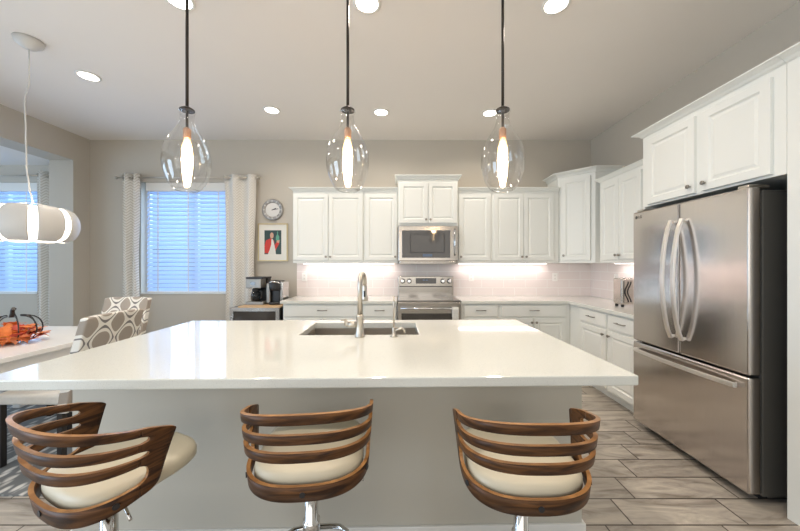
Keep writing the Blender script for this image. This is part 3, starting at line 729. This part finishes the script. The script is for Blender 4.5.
# pod coffee maker
t = thing('pod_coffee_maker', 'rounded grey and black single-cup coffee maker beside the counter end', 'coffee maker', (-1.63, 4.17, zb))
obj('machine_body', MB().box(-1.70, -1.575, 4.13, 4.325, zb, zb+0.30), M['black'], t, bevel=0.03, bseg=4)
obj('brew_head', MB().lathe([(0.068, zb+0.18), (0.074, zb+0.20), (0.074, zb+0.285), (0.06, zb+0.305), (0.02, zb+0.312)], 24, (-1.638, 4.11, 0), sy=1.1), M['black'], t)
obj('lift_handle', MB().tube([(-1.705, 4.10, zb+0.26), (-1.69, 4.05, zb+0.285), (-1.638, 4.025, zb+0.295), (-1.585, 4.05, zb+0.285), (-1.57, 4.10, zb+0.26)], 0.012, 8), M['chrome'], t)
obj('water_reservoir', MB().box(-1.755, -1.703, 4.10, 4.28, zb+0.01, zb+0.27), M['coffeesteel'], t, bevel=0.01)
obj('side_panel', MB().box(-1.572, -1.530, 4.08, 4.30, zb+0.0, zb+0.29), M['chrome'], t, bevel=0.014, bseg=3)
obj('drip_tray', MB().lathe([(0.07, zb+0.0), (0.072, zb+0.03), (0.06, zb+0.034)], 24, (-1.638, 4.085, 0), sy=0.8), M['black'], t)

# ------------------------------------------------------------------ clock and framed print
t = thing('wall_clock', 'round silver wall clock above the framed print', 'clock', (-1.82, D, 2.115))
c = (-1.82, D-0.0005, 2.115)
m = MB().lathe([(0.05, 0), (0.147, 0), (0.149, -0.018), (0.140, -0.030), (0.120, -0.026), (0.100, -0.018), (0.098, -0.012), (0.05, -0.012)], 48, c, axis='Y')
obj('bezel', m, M['clockring'], t)
f_ = obj('dial', MB().lathe([(0.098, -0.0122), (0.098, -0.014)], 40, c, axis='Y'), M['clockface'], t)
m = MB()
for k in range(12):
    a = 2*PI*k/12; R = Matrix.Translation((c[0], 0, c[2])) @ Matrix.Rotation(a, 4, 'Y')
    m.box(-0.009, -0.004, D-0.0285, D-0.0265, 0.104, 0.134, mat=R); m.box(0.002, 0.007, D-0.0285, D-0.0265, 0.104, 0.134, mat=R)
obj('hour_marks', m, M['clockface'], t)
for (ang, L, w) in ((math.radians(66), 0.055, 0.005), (math.radians(80), 0.082, 0.0035)):
    R = Matrix.Translation((c[0], 0, c[2])) @ Matrix.Rotation(ang, 4, 'Y')
    obj('clock_hand', MB().box(-w, w, D-0.0175, D-0.0155, -0.012, L, mat=R), M['black'], t)
t = thing('framed_print', 'framed print of a figure in a red jacket holding a green bottle', 'picture', (-1.817, D, 1.40))
x0, x1, z0, z1 = -2.026, -1.608, 1.398, 1.925; w = 0.016
m = MB().box(x0, x1, D-0.022, D-0.0005, z0, z0+w).box(x0, x1, D-0.022, D-0.0005, z1-w, z1).box(x0, x0+w, D-0.022, D-0.0005, z0+w, z1-w).box(x1-w, x1, D-0.022, D-0.0005, z0+w, z1-w)
obj('frame', m, M['gold'], t)
obj('mat_board', MB().box(x0+w, x1-w, D-0.010, D-0.001, z0+w, z1-w), M['mat'], t)
px0, px1, pz0, pz1 = -1.935, -1.700, 1.495, 1.83; PW, PH = px1-px0, pz1-pz0
pr = obj('print', MB().box(px0, px1, D-0.0110, D-0.0100, pz0, pz1), M['teal'], t)
def art(name, pts, mat, k):
    m = MB().poly((px0, D-0.0110-0.0004*k, pz0), UX*PW, UZ*PH, -UY, pts, 0.0004); obj(name, m, mat, pr)
art('red_jacket', [(0.02, 0.05), (0.62, 0.02), (0.70, 0.22), (0.88, 0.45), (0.78, 0.56), (0.60, 0.38), (0.56, 0.58), (0.36, 0.66), (0.10, 0.58), (0.0, 0.36)], M['red'], 0)
art('white_shirt', [(0.20, 0.0), (0.68, 0.0), (0.64, 0.22), (0.57, 0.45), (0.50, 0.63), (0.42, 0.63), (0.40, 0.40), (0.30, 0.16)], M['printw'], 1)
art('head', [(0.38+0.11*math.cos(a*PI/6)+0.06, 0.78+0.13*math.sin(a*PI/6)) for a in range(12)], M['skin'], 1)
art('hand', [(0.72, 0.50), (0.88, 0.47), (0.90, 0.60), (0.74, 0.60)], M['skin'], 1)
art('bottle', [(0.68, 0.58), (0.88, 0.58), (0.88, 0.74), (0.81, 0.82), (0.81, 0.95), (0.75, 0.95), (0.75, 0.82), (0.68, 0.74)], M['green'], 2)

# ------------------------------------------------------------------ curtains
def curtain(label, x0, x1, ztop, zbot, folds, y=D-0.085):
    t = thing('curtain', label, 'curtain', ((x0+x1)/2, y, zbot)); m = MB(); nu = folds*14
    def P(i, j, sd):
        a = i/nu; zz = zbot+(ztop-zbot)*j/24; k = 1-0.12*math.sin(PI*j/24)
        xc = (x0+x1)/2; x = xc+(x0-xc+(x1-x0)*a)*k
        return Vector((x+0.004*math.sin(a*25+j*0.4), y+0.038*math.sin(2*PI*folds*a+0.4)+sd*0.002+0.004*math.sin(j*0.6+a*9), zz))
    m.grid(P, nu, 24, th=1); obj('fabric', m, M['curtain'], t)
    for k in range(folds*2):
        a = (k+0.5)/(folds*2); x = x0+(x1-x0)*a
        g = MB().tube([(x+0.0, y+0.02*math.cos(2*PI*q/16), ztop-0.05+0.02*math.sin(2*PI*q/16)) for q in range(16)], 0.004, 6, closed=True)
        obj('grommet', g, M['nickel'], t)
    return t
curtain('chevron curtain hanging left of the kitchen window', -3.875, -3.62, 2.60, 0.03, 2)
curtain('chevron curtain hanging right of the kitchen window, above the beverage fridge', -2.465, -2.02, 2.585, 0.03, 2, )
curtain('narrow chevron curtain at the nook window behind the hanging ring lamp', -5.05, -4.76, 2.63, 0.03, 2)
def rod(label, x0, x1, z):
    y = D-0.085; t = thing('curtain_rod', label, 'curtain rod', ((x0+x1)/2, y, z))
    obj('rod', MB().tube([(x0, y, z), (x1, y, z)], 0.009, 10), M['nickel'], t)
    for x, s in ((x0, -1), (x1, 1)): obj('finial', MB().lathe([(0.009, 0), (0.02, 0.01*s), (0.022, 0.025*s), (0.012, 0.04*s)], 14, (x, y, z), axis='X'), M['nickel'], t)
    for x in (x0+0.05, x1-0.05): obj('bracket', MB().tube([(x, y, z-0.005), (x, D-0.002, z-0.03)], 0.006, 8), M['nickel'], t)
rod('slim metal curtain rod above the kitchen window', -3.92, -2.0, 2.545)
rod('slim metal curtain rod above the nook window at far left', -6.9, -4.78, 2.575)

# ------------------------------------------------------------------ island
IX0, IX1, IY0, IY1, IZ = -1.60, 0.918, 1.245, 2.525, 0.915
PX0, PX1, PY0, PY1 = -1.545, 0.875, 1.556, 2.49
t = thing('kitchen_island', 'grey painted kitchen island base under the large white worktop', 'kitchen island', (-0.36, 2.0, 0))
m = MB()  # hollow box: four walls
m.box(PX0, PX1, PY0, PY0+0.03, 0, 0.8745).box(PX0, PX1, PY1-0.03, PY1, 0, 0.8745).box(PX0, PX0+0.03, PY0+0.03, PY1-0.03, 0, 0.8745).box(PX1-0.03, PX1, PY0+0.03, PY1-0.03, 0, 0.8745)
obj('island_body', m, M['island'], t)
m = MB(); h = 0.098; e = 0.014
m.box(PX0-e, PX1+e, PY0-e, PY0, 0, h).box(PX0-e, PX0, PY0, PY1, 0, h).box(PX1, PX1+e, PY0, PY1, 0, h)
obj('baseboard', m, M['trimw'], t, bevel=0.003)
for a, b, k in ((-1.53, -1.05, 'r'), (-1.04, -0.72, 'l'), (-0.70, -0.28, 'r'), (-0.27, 0.15, 'l'), (0.17, 0.50, 'r'), (0.51, 0.85, 'l')):
    door(t, (b, PY1, 0.12), -UX, UY, b-a, 0.73, (0.03, 0.66))
# worktop with the sink cut-out
SX0, SX1, SY0, SY1 = -0.625, 0.115, 1.998, 2.41
m = MB(); bm = m.bm
def ring(x0, x1, y0, y1, z): return [bm.verts.new(p) for p in ((x0, y0, z), (x1, y0, z), (x1, y1, z), (x0, y1, z))]
oT, oB = ring(IX0, IX1, IY0, IY1, IZ), ring(IX0, IX1, IY0, IY1, IZ-0.040); iT, iB = ring(SX0, SX1, SY0, SY1, IZ), ring(SX0, SX1, SY0, SY1, IZ-0.040)
for k in range(4):
    q = (k+1) % 4
    m._f([oT[k], oT[q], iT[q], iT[k]]); m._f([oB[k], iB[k], iB[q], oB[q]]); m._f([oB[k], oB[q], oT[q], oT[k]]); m._f([iT[k], iT[q], iB[q], iB[k]])
tag(obj('island_worktop', m, M['quartz'], origin=(-0.36, 1.88, IZ-0.040), bevel=0.005), 'large glossy white quartz island worktop with sink cut-out', 'countertop')
# sink
t = thing('kitchen_sink', 'undermount double-bowl stainless steel sink in the island worktop', 'sink', (-0.27, 2.18, 0.68))
m = MB(); g = 0.008; zt = IZ-0.0402
def bowl(m, x0, x1, y0, y1, zb):
    bm = m.bm; r = lambda i, z: [bm.verts.new(p) for p in ((x0+i, y0+i, z), (x1-i, y0+i, z), (x1-i, y1-i, z), (x0+i, y1-i, z))]
    rs = [r(0, zt), r(0.006, zb+0.03), r(0.03, zb)]
    for a, b in zip(rs, rs[1:]):
        for k in range(4): m._f([a[k], a[(k+1) % 4], b[(k+1) % 4], b[k]])
    m._f(rs[-1]); return rs[0]
xm = -0.30
for a, b in ((SX0-0.004, xm-0.008), (xm+0.008, SX1+0.004)):
    m = MB(); bowl(m, a, b, SY0-0.004, SY1+0.004, 0.70)
    o = obj('bowl', m, M['sink'], t, recalc=False)
    o.modifiers.new('sol', 'SOLIDIFY').thickness = 0.0015
    obj('drain', MB().lathe([(0.045, 0.7012), (0.045, 0.704), (0.03, 0.703), (0.01, 0.7025)], 20, ((a+b)/2, 2.22, 0)), M['chrome'], o)
obj('divider', MB().box(xm-0.0078, xm+0.0078, SY0-0.003, SY1+0.003, 0.78, zt-0.004), M['sink'], t, bevel=0.003)
# main faucet
fx, fy = -0.243, 1.942
t = thing('kitchen_faucet', 'tall brushed nickel pull-down faucet beside the sink', 'faucet', (fx, fy, IZ))
m = MB().lathe([(0.030, IZ+0.0003), (0.030, IZ+0.006), (0.026, IZ+0.012), (0.022, IZ+0.05), (0.021, IZ+0.115), (0.0235, IZ+0.12), (0.0235, IZ+0.128), (0.016, IZ+0.135)], 24, (fx, fy, 0))
obj('faucet_body', m, M['nickel'], t)
pts = [(fx, fy, IZ+0.13), (fx, fy, IZ+0.30)]; R = 0.072; dx, dy = 0.10, 0.995
for i in range(1, 15):
    a = PI*i/14; q = R*(1-math.cos(a)); pts.append((fx+dx*q, fy+dy*q, IZ+0.305+R*math.sin(a)))
obj('spout', MB().tube(pts, 0.0145, 14), M['nickel'], t)
ex, ey = pts[-1][0], pts[-1][1]
sp = obj('spray_head', MB().lathe([(0.0135, IZ+0.302), (0.0155, IZ+0.29), (0.0165, IZ+0.24), (0.021, IZ+0.215), (0.021, IZ+0.20), (0.015, IZ+0.199)], 18, (ex, ey, 0)), M['nickel'], t)
obj('spray_button', MB().box(ex-0.006, ex+0.006, ey-0.020, ey-0.013, IZ+0.225, IZ+0.265), M['black'], sp, bevel=0.002)
m = MB().tube([(fx-0.018, fy, IZ+0.075), (fx-0.072, fy, IZ+0.075)], [0.017, 0.017], 14); 
hd = obj('handle_hub', m, M['nickel'], t)
obj('lever', MB().tube([(fx-0.072, fy, IZ+0.075), (fx-0.082, fy, IZ+0.078), (fx-0.085, fy-0.01, IZ+0.105), (fx-0.110, fy-0.02, IZ+0.102)], [0.017, 0.015, 0.008, 0.006], 10), M['nickel'], hd)
# small tap
fx, fy = -0.040, 1.946
t = thing('filtered_water_tap', 'slim small nickel drinking-water tap right of the tall faucet', 'tap', (fx, fy, IZ))
obj('tap_base', MB().lathe([(0.024, IZ+0.0003), (0.024, IZ+0.005), (0.012, IZ+0.012), (0.010, IZ+0.05), (0.0065, IZ+0.06)], 18, (fx, fy, 0)), M['nickel'], t)
pts = [(fx, fy, IZ+0.055), (fx, fy, IZ+0.20)]+[(fx, fy+0.035*(1-math.cos(PI*i/10)), IZ+0.20+0.035*math.sin(PI*i/10)) for i in range(1, 10)]
obj('spout', MB().tube(pts, 0.0055, 10), M['nickel'], t)
obj('lever', MB().tube([(fx+0.008, fy, IZ+0.035), (fx+0.045, fy, IZ+0.05), (fx+0.06, fy, IZ+0.045), (fx+0.066, fy, IZ+0.02)], [0.007, 0.008, 0.007, 0.005], 10), M['nickel'], t)

# the island and what stands in it sit very slightly askew to the far wall
PV = Matrix.Translation((0.93, 1.245, 0)); RM = PV @ Matrix.Rotation(math.radians(1.25), 4, 'Z') @ PV.inverted()
for o in list(COL.objects):
    if o.parent is None and o.name in ('kitchen_island', 'island_worktop', 'kitchen_sink', 'kitchen_faucet', 'filtered_water_tap'):
        L0 = RM @ o.location; o.location = L0; o.rotation_euler = (0, 0, math.radians(1.25))

# ------------------------------------------------------------------ bar stools
RA = 0.216
RB = 1
def spt(s, v, off):
    """point on the bent plywood shell; s in -1..1 along it, v 0 bottom..1 top, off outward"""
    a = RA-0.014+0.016*v+off; b = 0.150+0.055*v+off; ss = abs(s); sg = 1 if s >= 0 else -1
    if ss < 0.8:
        th = ss/0.8*PI/2; x = a*math.sin(th)**0.78; y = -b*math.cos(th)**0.78 if math.cos(th) > 1e-6 else 0
    else: x = a; y = (ss-0.8)/0.2*0.085
    zb = 0.596+0.060*s*s; ztp = 0.896-0.084*s*s
    return Vector((sg*x, y, zb+(ztp-zb)*v))
RAILS = [(0.0, 0.183), (0.461, 0.574), (0.667, 0.776), (0.886, 1.0)]
def make_stool():
    t = thing('bar_stool', 'x', 'bar stool', (0, 0, 0), 'walnut bar stools along the island')
    m = MB(); sp_ = 0.78
    for (v0, v1) in RAILS:
        m.grid(lambda i, j, sd: spt(-sp_+2*sp_*i/56, v0+(v1-v0)*j/2, -0.006 if sd else 0.006), 56, 2, th=1, mi=0, edge_mi=1)
    slots = [(RAILS[i][1], RAILS[i+1][0]) for i in range(3)]
    for sg in (-1, 1):
        def P(i, j, sd, sg=sg):
            v = j/60; si = sp_-0.015
            for (a, b) in slots:
                if a < v < b: si = sp_-0.015+0.05*math.sqrt(max(0, 1-((v-(a+b)/2)/((b-a)/2))**2))
            so = 0.885+0.115*v
            r = 0.06
            if v > 1-r: so -= 0.03*(1-math.sqrt(max(0, 1-((v-(1-r))/r)**2)))
            if v < 0.12: so -= 0.05*(1-math.sqrt(max(0, 1-((0.12-v)/0.12)**2)))
            s = si+(so-si)*i/4
            return spt(sg*s, v, -0.006 if sd else 0.006)
        m.grid(P, 4, 60, th=1, mi=0, edge_mi=1)
    bk = obj('backrest', m, [M['walnut'], M['ply']], t, local=True)
    for s in (-0.62, 0.0, 0.62):
        p = spt(s, 0.09, 0.006); q = spt(s, 0.09, 0.010)
        obj('bolt', MB().tube([p, q], 0.009, 12), M['black'], bk, local=True)
    # seat cushion: rounded D
    m = MB(); n = 48; L = [(0.0, -0.001, 0.55), (0.004, 0.0, 0.96), (0.015, 0.0, 1.0), (0.036, 0, 1.0), (0.050, 0, 0.975), (0.058, 0, 0.90), (0.063, 0, 0.6), (0.064, 0, 0.3)]
    rings = []
    for (dz, _, k) in L:
        r = []
        for i in range(n):
            a = 2*PI*i/n; x = 0.188*math.cos(a); y = math.sin(a)
            x = 0.188*(abs(math.cos(a))**(0.45 if math.sin(a) > 0 else 0.75))*(1 if math.cos(a) >= 0 else -1)
            y = (0.220*abs(y)**0.45 if y > 0 else 0.138*abs(y)**0.75)*(1 if y >= 0 else -1)
            dip = 0.010*max(0, y)/0.195
            r.append(m.bm.verts.new((x*k, y*k, 0.620+dz+dip)))
        rings.append(r)
    for a, b in zip(rings, rings[1:]):
        for i in range(n): m._f([a[i], a[(i+1) % n], b[(i+1) % n], b[i]], 0, True)
    m._f(rings[0][::-1], 0, True); m._f(rings[-1], 0, True)
    obj('seat', m, M['leather'], t, local=True)
    obj('seat_plate', MB().box(-0.085, 0.085, -0.085, 0.085, 0.598, 0.6195), M['black'], t, local=True, bevel=0.004)
    obj('post', MB().lathe([(0.030, 0.03), (0.030, 0.40), (0.0305, 0.405), (0.0305, 0.42), (0.024, 0.425), (0.024, 0.5975)], 28), M['chrome'], t, local=True)
    obj('base', MB().lathe([(0.205, 0.0), (0.205, 0.006), (0.19, 0.012), (0.10, 0.024), (0.05, 0.034), (0.031, 0.045)], 48), M['chrome'], t, local=True)
    pts = [(0.028, 0.0, 0.29), (0.07, 0.0, 0.29), (0.115, 0.012, 0.29), (0.128, 0.05, 0.29), (0.120, 0.09, 0.29), (0.09, 0.118, 0.29), (0.05, 0.125, 0.29)]
    pts = pts+[(-x, y, z) for x, y, z in pts[::-1]]
    obj('footrest', MB().tube(pts, 0.010, 12), M['chrome'], t, local=True)
    obj('height_lever', MB().tube([(0.03, 0.0, 0.59), (0.14, -0.02, 0.585), (0.19, -0.03, 0.57)], 0.005, 8), M['chrome'], t, local=True)
    return t
st = make_stool()
stools = [st]
for k in range(2): stools.append(copy_tree(st))
for o, (x, y, r, lab) in zip(stools, ((-0.990, 1.078, -24.0, 'walnut and cream bar stool at the left end, turned sideways'),
                                  (-0.333, 1.165, 6.0, 'walnut and cream bar stool in the middle of the three, backrest facing the viewer'),
                                  (0.408, 1.108, 0.5, 'walnut and cream bar stool at the right end, nearest the fridge'))):
    o.location = (x, y, 0); o.rotation_euler = (0, 0, math.radians(r)); o['label'] = lab

# ------------------------------------------------------------------ pendants
def make_pendant():
    t = thing('pendant_light', 'x', 'pendant light', (0, 0, 0), 'clear glass pendants over the island')
    # origin at the bottom of the glass
    H = CEIL-1.785
    prof = [(0.070, 0.002), (0.088, 0.012), (0.118, 0.05), (0.143, 0.11), (0.152, 0.165), (0.146, 0.225), (0.122, 0.285), (0.088, 0.335), (0.058, 0.375), (0.045, 0.41), (0.043, 0.44), (0.048, 0.462), (0.056, 0.472)]
    # refine the profile with a smooth curve
    fine = []
    for i in range(len(prof)-1):
        p0 = prof[max(i-1, 0)]; p1 = prof[i]; p2 = prof[i+1]; p3 = prof[min(i+2, len(prof)-1)]
        for k in range(4):
            a = k/4; f = lambda q: 0.5*((2*p1[q])+(-p0[q]+p2[q])*a+(2*p0[q]-5*p1[q]+4*p2[q]-p3[q])*a*a+(-p0[q]+3*p1[q]-3*p2[q]+p3[q])*a**3)
            fine.append((f(0), f(1)))
    fine.append(prof[-1])
    fine = [(0.002+a*0.815, b) for a, b in fine]
    obj('glass_shade', MB().lathe(fine, 48, caps=False), M['pglass'], t, local=True)
    obj('rim', MB().tube([(0.058*math.cos(2*PI*i/40), 0.058*math.sin(2*PI*i/40), 0.003) for i in range(40)], 0.0025, 6, closed=True), M['pglass'], t, local=True)
    obj('cap', MB().lathe([(0.040, 0.474), (0.040, 0.482), (0.032, 0.488), (0.012, 0.50)], 28), M['blackmetal'], t, local=True)
    obj('rod', MB().tube([(0, 0, 0.49), (0, 0, H-0.02)], 0.0085, 10).tube([(0, 0, 0.36), (0, 0, 0.474)], 0.0075, 10), M['blackmetal'], t, local=True)
    sk = obj('socket', MB().lathe([(0.012, 0.375), (0.021, 0.365), (0.021, 0.315), (0.017, 0.31)], 20), M['copper'], t, local=True)
    bl = obj('bulb', MB().lathe([(0.014, 0.312), (0.020, 0.29), (0.029, 0.25), (0.029, 0.225), (0.021, 0.16), (0.013, 0.08), (0.008, 0.03), (0.003, 0.018)], 20), M['bulbglass'], t, local=True)  # bulb and filament drawn out downwards to imitate the streak of glare
    m = MB()
    for k in range(6):
        a = 2*PI*k/6
        m.tube([(0.006*math.cos(a), 0.006*math.sin(a), 0.29), (0.015*math.cos(a), 0.015*math.sin(a), 0.235), (0.006*math.cos(a), 0.006*math.sin(a), 0.13), (0.003*math.cos(a), 0.003*math.sin(a), 0.035)], 0.0022, 5)
    obj('filament', m, M['bulb'], bl, local=True)
    obj('ceiling_canopy', MB().lathe([(0.012, H-0.03), (0.06, H-0.022), (0.062, H-0.001)], 28), M['blackmetal'], t, local=True)
    return t
pd = make_pendant(); pds = [pd]+[copy_tree(pd) for _ in range(2)]
for o, x, lab in zip(pds, (-1.282, -0.328, 0.592), ('clear glass pendant light hanging in front of the kitchen window', 'clear glass pendant light hanging in the middle, above the tall faucet', 'clear glass pendant light at right, nearest the fridge')):
    o.location = (x, 1.90, 1.785); o['label'] = lab
    l = bpy.data.lights.new('pendant_bulb_lamp', 'POINT'); l.energy = 9; l.color = (1.0, 0.68, 0.40); l.shadow_soft_size = 0.03
    lo = bpy.data.objects.new('pendant_bulb_lamp', l); COL.objects.link(lo); lo.location = (x, 1.90, 1.785+0.21)

# ------------------------------------------------------------------ recessed lights
def make_can():
    t = thing('recessed_light', 'x', 'ceiling light', (0, 0, 0), 'recessed ceiling lights')
    obj('trim_ring', MB().lathe([(0.072, -0.0005), (0.092, -0.0005), (0.092, -0.006), (0.074, -0.009), (0.072, -0.0005)], 36, caps=False), M['trimw'], t, local=True)
    obj('lens', MB().lathe([(0.074, -0.002), (0.074, -0.0055), (0.05, -0.0058)], 36), M['can'], t, local=True)
    return t
cn = make_can(); labs = ['round recessed ceiling light cut off at the top edge, by the left pendant rod', 'round recessed ceiling light at the top edge, by the middle pendant rod',
    'round recessed ceiling light at the top edge, right of the right pendant rod', 'round recessed ceiling light in the far row, between the left and middle pendants',
    'round recessed ceiling light in the far row, just right of the middle pendant', 'round recessed ceiling light in the far row, right behind the right pendant rod',
    'round recessed ceiling light at far left, beside the hanging ring lamp canopy']
for k in range(7):
    o = cn if k == 0 else copy_tree(cn)
    o.location = (CANS[k][0], CANS[k][1], CEIL); o['label'] = labs[k]

# ------------------------------------------------------------------ dining side
t = thing('dining_table', 'white dining table at the left with a harvest centrepiece', 'table', (-3.1, 2.4, 0))
TX0, TX1, TY0, TY1, TZ = -3.70, -2.555, 1.55, 3.12, 0.75
obj('tabletop', MB().box(TX0, TX1, TY0, TY1, TZ-0.035, TZ), M['tablew'], t, bevel=0.004)
obj('apron', MB().box(TX0+0.05, TX1-0.05, TY0+0.05, TY1-0.05, TZ-0.13, TZ-0.0355), M['tablew'], t, bevel=0.003)
for x in (TX0+0.09, TX1-0.12):
    for y in (TY0+0.10, TY1-0.10):
        obj('leg', MB().box(x-0.035, x+0.035, y-0.035, y+0.035, 0.0105, TZ-0.131), M['tablew'], t, bevel=0.004)
struct_rug = tag(obj('area_rug', MB().box(-4.3, -1.80, 1.86, 3.75, 0.0, 0.010), M['rug'], origin=(-3.0, 2.8, 0)), 'grey and cream patterned rug under the dining table', 'rug')
def make_chair():
    t = thing('dining_chair', 'x', 'dining chair', (0, 0, 0), 'patterned dining chairs')
    w = 0.24
    obj('seat', MB().box(-w, w, -0.20, 0.25, 0.425, 0.495), M['ogee_seat'] if 'ogee_seat' in M else M['ogee'], t, local=True, bevel=0.02, bseg=3)
    m = MB()
    def P(i, j, sd):
        a = -1+2*i/12; b = j/14; z = 0.37+0.635*b
        lean = -0.205-0.135*(b**1.25); th = 0.075-0.02*b
        x = a*w*(1-0.03*b); cv = 0.012*(a*a)
        zz = z-0.012*a**4*b
        return Vector((x, lean-(th if sd else 0)+cv+th, zz))
    def P2(i, j, sd):
        v = P(i, j, sd); return Vector((v.x, v.y-0.045, v.z))
    m.grid(P2, 12, 14, th=1)
    obj('backrest', m, M['ogee'], t, local=True, bevel=0.012, bseg=3)
    for x in (-w+0.03, w-0.03):
        for y in (-0.18, 0.22):
            m = MB().prism([(x-0.017, y-0.017), (x+0.017, y-0.017), (x+0.017, y+0.017), (x-0.017, y+0.017)], 0.0102, 0.4245)
            obj('leg', m, M['legblack'], t, local=True, bevel=0.002)
    return t
M['ogee_seat'] = simple('chair_seat_linen', (0.62, 0.60, 0.56), 0.9, var=0.08, scale=60)
ch = make_chair(); c2 = copy_tree(ch)
ch.location = (-2.44, 2.33, 0); ch.rotation_euler = (0, 0, PI/2); ch['label'] = 'ogee-patterned dining chair at the long side of the table, nearest the island'
c2.location = (-2.92, 3.06, 0); c2.rotation_euler = (0, 0, PI); c2['label'] = 'ogee-patterned dining chair at the far end of the table, before the window'

# centrepiece
px, py = -2.99, 2.45
t = thing('pumpkin_centrepiece', 'black wire pumpkin with orange autumn leaves on the dining table', 'centrepiece', (px, py, TZ))
for k in range(9):
    a = PI*2*k/9+0.2; ca, sa = math.cos(a), math.sin(a); r = 0.155
    pts = [(px+ca*r*(0.12+0.88*math.sin(PI*(0.05+0.9*i/12))**0.75), py+sa*r*(0.12+0.88*math.sin(PI*(0.05+0.9*i/12))**0.75), TZ+0.006+0.20*(0.5-0.5*math.cos(PI*i/12))) for i in range(13)]
    obj('wire_rib', MB().tube(pts, 0.0045, 6), M['legblack'], t)
obj('stem', MB().tube([(px, py, TZ+0.195), (px, py, TZ+0.225), (px+0.012, py-0.01, TZ+0.25), (px+0.03, py-0.015, TZ+0.262)], [0.02, 0.014, 0.012, 0.015], 8), M['legblack'], t)
obj('small_pumpkin', MB().lathe([(0.01, TZ+0.001), (0.05, TZ+0.006), (0.082, TZ+0.055), (0.070, TZ+0.115), (0.02, TZ+0.135), (0.012, TZ+0.15)], 20, (px+0.0, py-0.02, 0)), M['leaf_o'], t)
LEAF = [(0, 0), (0.25, 0.12), (0.42, 0.02), (0.40, 0.25), (0.60, 0.30), (0.45, 0.45), (0.52, 0.68), (0.28, 0.62), (0.15, 0.78), (0.0, 1.0), (-0.15, 0.78), (-0.28, 0.62), (-0.52, 0.68), (-0.45, 0.45), (-0.60, 0.30), (-0.40, 0.25), (-0.42, 0.02), (-0.25, 0.12)]
for k in range(70):
    a = random.uniform(0, 2*PI); r = 0.03+0.115*math.sqrt(random.random()); z = TZ+0.012+random.uniform(0.1, 1.0)*0.20*(1.15-r/0.16)
    s = random.uniform(0.06, 0.095); tilt = random.uniform(-0.9, 1.3)
    R = Matrix.Translation((px+r*math.cos(a), py+r*math.sin(a), z)) @ Matrix.Rotation(a-PI/2+random.uniform(-0.5, 0.5), 4, 'Z') @ Matrix.Rotation(-tilt if z-TZ > 0.06 else 0.25, 4, 'X')
    m = MB(); bm = m.bm; top = []; bot = []
    for (x, y) in LEAF:
        zz = 0.12*abs(x)-0.15*(y-0.5)**2
        top.append(bm.verts.new(R @ Vector((x*s, (y)*s, zz*s+0.0008)))); bot.append(bm.verts.new(R @ Vector((x*s, y*s, zz*s-0.0008))))
    
    ct = bm.verts.new(R @ Vector((0, 0.45*s, 0.0008))); cb_ = bm.verts.new(R @ Vector((0, 0.45*s, -0.0008))); n = len(LEAF)
    low = min(v.co.z for v in bm.verts)
    if low < TZ+0.001: bmesh.ops.translate(bm, verts=bm.verts, vec=(0, 0, TZ+0.001-low))
    for i in range(n):
        m._f([top[i], top[(i+1) % n], ct]); m._f([bot[(i+1) % n], bot[i], cb_]); m._f([top[i], bot[i], bot[(i+1) % n], top[(i+1) % n]])
    obj('leaf', m, random.choice([M['leaf_o'], M['leaf_o'], M['leaf_r'], M['leaf_y'], M['leaf_d']]), t)

# ring chandelier
lx, ly, lz = -2.88, 2.49, 1.66
t = thing('ring_chandelier', 'white drum ring lamp of bent panels hanging over the dining table', 'hanging lamp', (lx, ly, lz-0.14))
def rp(phi, v, off):   # v -1..1 vertical, bulged outline
    r = 0.168+0.090*math.sqrt(max(0.0, 1-v*v*0.98))+off; return Vector((lx+r*math.cos(phi), ly+r*math.sin(phi), lz+v*0.135))
m = MB(); m.grid(lambda i, j, sd: rp(2*PI*i/64, -0.93+1.86*j/10, -0.028 if sd else -0.018), 64, 10, th=1)
obj('diffuser', m, M['ringglow'], t)
NP = 8
for k in range(NP):
    c0 = 2*PI*(k+0.5)/NP-0.712-2*PI/NP*0.375; wd = 2*PI/NP*0.75
    m = MB(); m.grid(lambda i, j, sd: rp(c0+wd*i/12, -1+2*j/10, 0.0 if sd else 0.005), 12, 10, th=1)
    obj('shade_panel', m, M['lampshade'], t)
m = MB()
for k in range(3):
    a = 2*PI*k/3+0.5; m.tube([(lx, ly, lz+0.17), (lx+0.20*math.cos(a), ly+0.20*math.sin(a), lz+0.125)], 0.002, 5)
obj('suspension_wires', m, M['lampshade'], t)
pts = [(lx, ly, lz+0.165), (lx-0.03, ly, lz+0.30), (lx-0.05, ly, lz+0.45), (lx-0.055, ly, lz+0.75), (lx-0.065, ly, lz+0.95), (lx-0.03, ly, lz+1.12), (lx-0.03, ly, CEIL-0.06)]
fine = []
for i in range(len(pts)-1):
    for k in range(6):
        a = k/6; a2 = a*a*(3-2*a); p, q = pts[i], pts[i+1]; fine.append((p[0]+(q[0]-p[0])*a2, p[1], p[2]+(q[2]-p[2])*a))
fine.append(pts[-1])
obj('cord', MB().tube(fine, 0.005, 8), M['lampshade'], t)
obj('ceiling_canopy', MB().lathe([(0.015, CEIL-0.075), (0.04, CEIL-0.065), (0.078, CEIL-0.035), (0.088, CEIL-0.001)], 32, (lx-0.03, ly, 0)), M['lampshade'], t)
l = bpy.data.lights.new('chandelier_lamp', 'POINT'); l.energy = 6; l.color = (1.0, 0.85, 0.66); l.shadow_soft_size = 0.08
lo = bpy.data.objects.new('chandelier_lamp', l); COL.objects.link(lo); lo.location = (lx, ly, lz)
